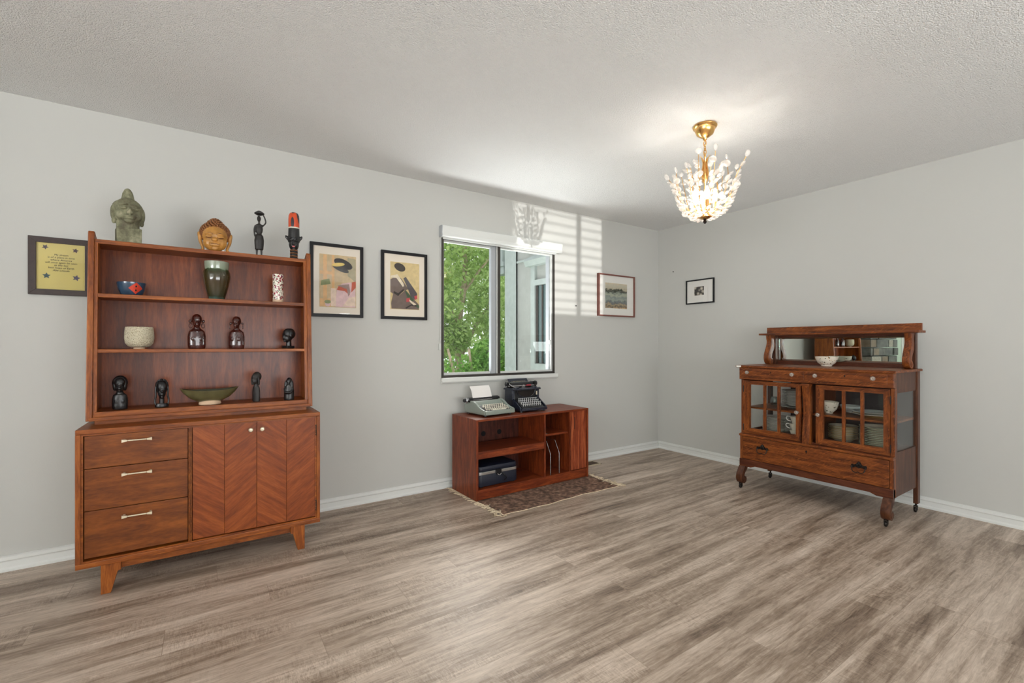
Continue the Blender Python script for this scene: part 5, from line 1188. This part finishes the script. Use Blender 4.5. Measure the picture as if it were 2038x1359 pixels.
for y0_, y1_ in ((1.072, 1.112), (2.000, 2.040)):
    oc = spline([(3.972, 1.236), (3.976, 1.210), (3.984, 1.180), (3.972, 1.140), (3.944, 1.090), (3.934, 1.045), (3.946, 1.008), (3.972, .992), (4.004, .994), (4.016, 1.015), (4.006, 1.036), (3.992, 1.050), (4.004, 1.085), (4.030, 1.120), (4.036, 1.160), (4.030, 1.200), (4.046, 1.236)], 4)
    obj('scroll_bracket', MB().prism([(p.x, p.y) for p in oc], 'y', y0_, y1_), M_OZ, sb_, bevel=.002, smooth=40, **K)
    for ys, e_ in ((y0_, -1), (y1_, 1)):
        obj('scroll_boss', MB().lathe([(.0, 0), (.018, 0), (.016, .004), (.009, .002), (0, .005)] if e_ > 0 else [(0, -.005), (.009, -.002), (.016, -.004), (.018, 0), (0, 0)], (3.976, ys, 1.022), 18, axis='y'), M_OZ, sb_, smooth=40, **K)
    obj('upright', MB().box(4.046, 4.084, y0_-.004, y1_+.004, .99, 1.237), M_ODZ, sb_, bevel=.002, **K)
o = obj('sticker', MB().box(3.5955, 3.5968, 2.045, 2.084, .975, .9885), M_CHINAW, None); tag(o, 'small white sticker on the left end of the sideboard top edge', 'sticker')

# ---------------------------------------------------------------- china
def bowl_mb(r, h, foot=.45):
    return MB().lathe([(0, .004), (r*foot*.9, .004), (r*foot, 0), (r*foot*1.02, .003), (r*foot, .006), (r*.75, h*.35), (r*.93, h*.72), (r, h), (r*.975, h), (r*.88, h*.7), (r*.68, h*.4), (r*.3, .010), (0, .009)], (0, 0, 0), 36)
b = obj('flowered_bowl', bowl_mb(.077, .074), M_FLORALB, None, smooth=50); place(b, (3.965, 1.578, .991)); tag(b, 'cream bowl with painted flowers standing on the sideboard top before the mirror', 'bowl')
M_PLATE = [flat('plate_cream', (230, 222, 200), .15, coat=.3), flat('plate_gold', (196, 164, 96), .3, .4), flat('plate_green', (196, 208, 184), .2, coat=.3), flat('plate_glass', (190, 196, 190), .08, spec=.9, coat=.5), flat('plate_white', (240, 238, 230), .15, coat=.3)]
def plate_obj(r, h, m, rim=None):
    n = 40; mb = MB(); mb.lathe([(0, .001), (r*.55, 0), (r*.58, .002), (r*.70, h*.55), (r*.965, h-.0005), (r, h+.0006), (r, h+.0022), (r*.955, h+.0022), (r*.72, h*.55+.0024), (r*.57, .0045), (0, .0040)], (0, 0, 0), n, 0)
    for k in range(4*n, 7*n): mb.mi[k] = 1
    return obj('plate', mb, [m, rim or m], None, smooth=60)
def stack(n, r, h, pitch, loc, m, rim, lab, top_lab, bot_lab, grp, ord_, cat='plate', name='plate', jit=.0007):
    rnd = random.Random(int(r*1e4)+n); first = None
    for k in range(n):
        if first is None: o = first = plate_obj(r, h, m, rim); o.name = name
        else: o = first.copy(); COL.objects.link(o)
        o.location = (loc[0]+rnd.uniform(-jit, jit), loc[1]+rnd.uniform(-jit, jit), loc[2]+.0005+k*pitch)
        o.rotation_euler = (0, 0, rnd.uniform(0, 6))
        where = 'topmost' if k == n-1 else ('lowest' if k == 0 else ORD[k])
        l = lab % where if k not in (0,) else lab % 'lowest'
        tag(o, l, cat, grp)
ORD = ['lowest', 'second', 'third', 'fourth', 'fifth', 'sixth', 'seventh', 'eighth', 'ninth', 'tenth', 'eleventh', 'twelfth']
MP = M_PLATE
stack(10, .100, .018, .0115, (3.862, 1.900, .449), MP[4], MP[0], 'white plate, %s from the bottom of the stack behind the left door', 0, 0, 'plates stacked on the left cabinet floor', 0)
stack(8, .090, .030, .0125, (3.862, 1.430, .449), MP[0], MP[1], 'gold-rimmed plate, %s from the bottom of the stack behind the right door', 0, 0, 'gold-rimmed plates on the right cabinet floor', 0)
stack(12, .104, .018, .0115, (3.835, 1.215, .449), MP[0], MP[2], 'cream plate, %s from the bottom of the tall stack at the right glass side', 0, 0, 'cream plates stacked at the right glass side', 0)
stack(10, .104, .020, .0110, (3.870, 1.750, .676), MP[4], MP[3], 'pale dish, %s from the bottom of the pile on the left upper shelf', 0, 0, 'dishes piled on the left upper shelf', 0, 'dish', 'dish')
p = plate_obj(.142, .020, MP[3], MP[3]); p.name = 'glass_platter'; p.location = (3.870, 1.742, .6545); tag(p, 'textured clear glass platter under the pile of dishes on the left upper shelf', 'platter')
p = plate_obj(.125, .022, MP[1], MP[4]); p.name = 'platter'; p.location = (3.85, 1.240, .6545); tag(p, 'wide gold patterned platter on the right upper shelf', 'platter')
p = plate_obj(.118, .022, MP[3], MP[4]); p.name = 'shallow_dish'; p.location = (3.845, 1.243, .668); tag(p, 'shallow glass dish lying in the gold patterned platter', 'dish')
b = obj('flowered_bowl', bowl_mb(.062, .085, .4), M_FLORALB, None, smooth=50); place(b, (3.80, 1.497, .6545)); tag(b, 'small dark flowered bowl at the left of the right upper shelf', 'bowl')
b = obj('flowered_bowl', bowl_mb(.070, .050, .4), MP[3], None, smooth=50); b.name = 'glass_bowl'; place(b, (3.98, 1.425, .6545), 0); tag(b, 'low glass bowl between the flowered bowl and the platter, right upper shelf', 'bowl')
g = obj('glass_jar', MB().lathe([(0, 0), (.028, 0), (.034, .02), (.034, .045), (.026, .06), (.026, .068), (.023, .068), (.030, .045), (.030, .02), (0, .006)], (0, 0, 0), 28), mat_glass('jar_glass', (.8, .84, .82), .2), None, smooth=50); place(g, (3.95, 1.955, .6545)); tag(g, 'small clear glass jar at the left end of the left upper shelf', 'jar')
def cup(name, lab, loc, rz, tilt=0):
    t = thing(name, lab, 'cup', loc, rz, 'teacups behind the left door'); t.rotation_euler = (tilt, 0, rz)
    obj('cup_body', MB().lathe([(0, .003), (.020, .003), (.022, 0), (.023, .004), (.030, .018), (.040, .046), (.0425, .056), (.041, .056), (.036, .040), (.022, .012), (0, .008)], (0, 0, 0), 32), M_CHINA, t, smooth=50)
    obj('handle', MB().tube(spline([(0, .040, .048), (0, .058, .050), (0, .064, .036), (0, .052, .020), (0, .032, .016)], 5), .0035, 8), M_CHINAW, t, smooth=True)
cup('teacup', 'lowest cream teacup behind the left door, its handle pointing right', (3.745, 1.700, .4495), math.radians(160))
cup('teacup', 'cream teacup stacked on the lowest one, its handle pointing left', (3.746, 1.702, .4980), math.radians(10))
cup('teacup', 'topmost tilted cream teacup of the stack behind the left door', (3.750, 1.704, .5490), math.radians(20), math.radians(6))
cup('teacup', 'cream teacup at the back right of the stacked cups', (3.86, 1.640, .4495), math.radians(40))

# ---------------------------------------------------------------- chandelier
CHX, CHY = 2.436, 1.603
ch = thing('crystal_chandelier', 'brass chandelier with a basket of clear crystal leaves hanging from the ceiling', 'chandelier', (CHX, CHY, 1.869))
def C(x, y, z): return (x, y, z-1.869)
obj('canopy', MB().lathe([(0, 2.439), (.064, 2.439), (.068, 2.432), (.064, 2.424), (.057, 2.420), (.055, 2.410), (.046, 2.388), (.024, 2.372), (.014, 2.366), (.010, 2.356), (0, 2.352)], (0, 0, -1.869), 40), M_BRASS, ch, smooth=35)
k_ = 0; z = 2.352
for i in range(4):
    a = [(.008*math.cos(t)*(1 if i % 2 else 0), .008*math.cos(t)*(0 if i % 2 else 1), z-.016+.018*math.sin(t)-1.869) for t in [2*PI*q/14 for q in range(15)]]
    obj('chain_link', MB().tube(a, .0024, 6), M_BRASS, ch, smooth=True); z -= .026
obj('wire', MB().tube(spline([C(0, 0, 2.352), C(.014, .004, 2.320), C(-.010, 0, 2.29), C(.010, 0, 2.262), C(-.006, 0, 2.24)], 5), .0018, 6), M_BRASSD, ch, smooth=True)
# leafy stem
for k in range(5):
    a = 2*PI*k/5; ca, sa = math.cos(a), math.sin(a)
    obj('stem', MB().tube(spline([C(.010*ca, .010*sa, 2.11), C(.018*ca, .018*sa, 2.16), C(.010*ca, .010*sa, 2.21), C(.017*ca, .017*sa, 2.245), C(.030*ca, .030*sa, 2.262)], 5), [.0045]*15+[.0035, .003, .0025, .002, .0015, .001]), M_BRASS, ch, smooth=True)
obj('centre_column', MB().lathe([(0, 1.905), (.022, 1.905), (.030, 1.915), (.014, 1.925), (.006, 1.94), (.006, 2.10), (.016, 2.12), (.012, 2.15), (.006, 2.24), (0, 2.25)], (0, 0, -1.869), 20), M_BRASS, ch, smooth=40)
obj('bottom_cup', MB().lathe([(0, 1.890), (.016, 1.890), (.034, 1.900), (.036, 1.908), (.016, 1.912), (0, 1.912)], (0, 0, -1.869), 24), M_BRASS, ch, smooth=40)
obj('finial', MB().lathe([(0, 1.862), (.006, 1.866), (.0115, 1.875), (.007, 1.884), (.010, 1.888), (0, 1.892)], (0, 0, -1.869), 18), M_DARKMETAL, ch, smooth=40)
rnd = random.Random(11)
def drop_mb(L_=.034, w=.013, t_=.0065):
    return MB().lathe([(0, 0), (.42, .07), (.82, .25), (1, .52), (.86, .78), (.5, .94), (0, 1)], (0, 0, 0), 10)
base_c = drop_mb()
base_c.v = [(x*.0155, y*.007, z*.034) for x, y, z in base_c.v]
cr0 = None; ncr = 0; rest = MB()
def crystal(p, dirv, s_):
    """flat leaf-shaped crystal growing from p along dirv"""
    global cr0, ncr
    q = Vector(dirv).to_track_quat('Z', 'Y')
    e = (q @ Euler((0, 0, rnd.uniform(-.8, .8))).to_quaternion())
    if ncr < 96:
        if cr0 is None: cr0 = obj('crystal', base_c, M_CRYS, ch, smooth=True); o = cr0
        else: o = cr0.copy(); COL.objects.link(o); o.parent = ch
        o.location = p; o.rotation_mode = 'QUATERNION'; o.rotation_quaternion = e; o.scale = (s_, s_, s_)
    else:
        M_ = Matrix.Translation(p) @ e.to_matrix().to_4x4() @ Matrix.Scale(s_, 4)
        rest.add([M_ @ Vector(v) for v in base_c.v], base_c.f)
    ncr += 1
plan = []
NB = 14
for b_ in range(NB):
    a = 2*PI*b_/NB+rnd.uniform(-.08, .08); ca, sa = math.cos(a), math.sin(a)
    top = 2.15+rnd.uniform(-.02, .07); rt = .215+rnd.uniform(-.02, .03) if b_ % 2 else .175+rnd.uniform(-.01, .02)
    prof = [(.012, 1.905), (.052, 1.908), (.098, 1.935), (.134, 1.985), (.153, 2.04), (.166, 2.09), (rt*.93, top)]
    P = spline([C(r*ca, r*sa, z) for r, z in prof], 6)
    obj('branch', MB().tube(P, [.0024]*(len(P)-6)+[.002]*6, 6), M_BRASS, ch, smooth=True)
    n = 12
    for i in range(n):
        t_ = .16+.84*i/(n-1); k = min(len(P)-1, int(t_*(len(P)-1))); p = P[k]; tan = (P[min(k+1, len(P)-1)]-P[max(k-1, 0)]).normalized()
        out = Vector((ca, sa, 0)); side = Vector((-sa, ca, 0))*(1 if i % 2 else -1)
        if i == n-1: d_ = tan
        else: d_ = (tan*.7+side*.65+out*.45*(1 if t_ > .3 else .2)-Vector((0, 0, .35 if t_ < .35 else 0))).normalized()
        plan.append((p, d_, rnd.uniform(.9, 1.25), -p.y*.8311-p.x*.5563))
# the nearest crystals one by one, the far side as one
plan.sort(key=lambda q: -q[3])
for p, d_, s_, _ in plan: crystal(p, d_, s_)
inner = []
for b_ in range(8):
    a = 2*PI*b_/8+.2; ca, sa = math.cos(a), math.sin(a)
    P = spline([C(.014*ca, .014*sa, 1.91), C(.06*ca, .06*sa, 1.95), C(.075*ca, .075*sa, 2.03), C(.07*ca, .07*sa, 2.12), C(.085*ca, .085*sa, 2.19)], 5)
    obj('inner_branch', MB().tube(P, .0018, 6), M_BRASS, ch, smooth=True)
    for i in (6, 9, 12, 15, 18, 20): crystal(P[i], (Vector((ca, sa, .8))+Vector((-sa, ca, 0))*rnd.uniform(-1, 1)).normalized(), rnd.uniform(.8, 1.1))
o = obj('crystals', rest, M_CRYS, ch, smooth=True); o['kind'] = 'stuff'
for k in range(4):
    a = PI/4+PI/2*k; x, y = .055*math.cos(a), .055*math.sin(a)
    obj('candle_arm', MB().tube(spline([C(0, 0, 1.93), C(x*.6, y*.6, 1.925), C(x, y, 1.955)], 5), .004), M_BRASS, ch, smooth=True)
    obj('candle_sleeve', MB().lathe([(0, 1.955), (.011, 1.955), (.011, 1.99), (0, 1.99)], (x, y, -1.869), 16), M_BRASSD, ch)
    obj('bulb', MB().lathe([(.006, 1.99), (.015, 2.012), (.0165, 2.028), (.010, 2.052), (.003, 2.068), (0, 2.07)], (x, y, -1.869), 18), M_BULB, ch, smooth=True)
    lamp('bulb_light', 'POINT', (CHX+x*1.0, CHY+y*1.0, 2.015), (0, 0, 0), BULB_W, (1, .95, .89), shadow_soft_size=.017)
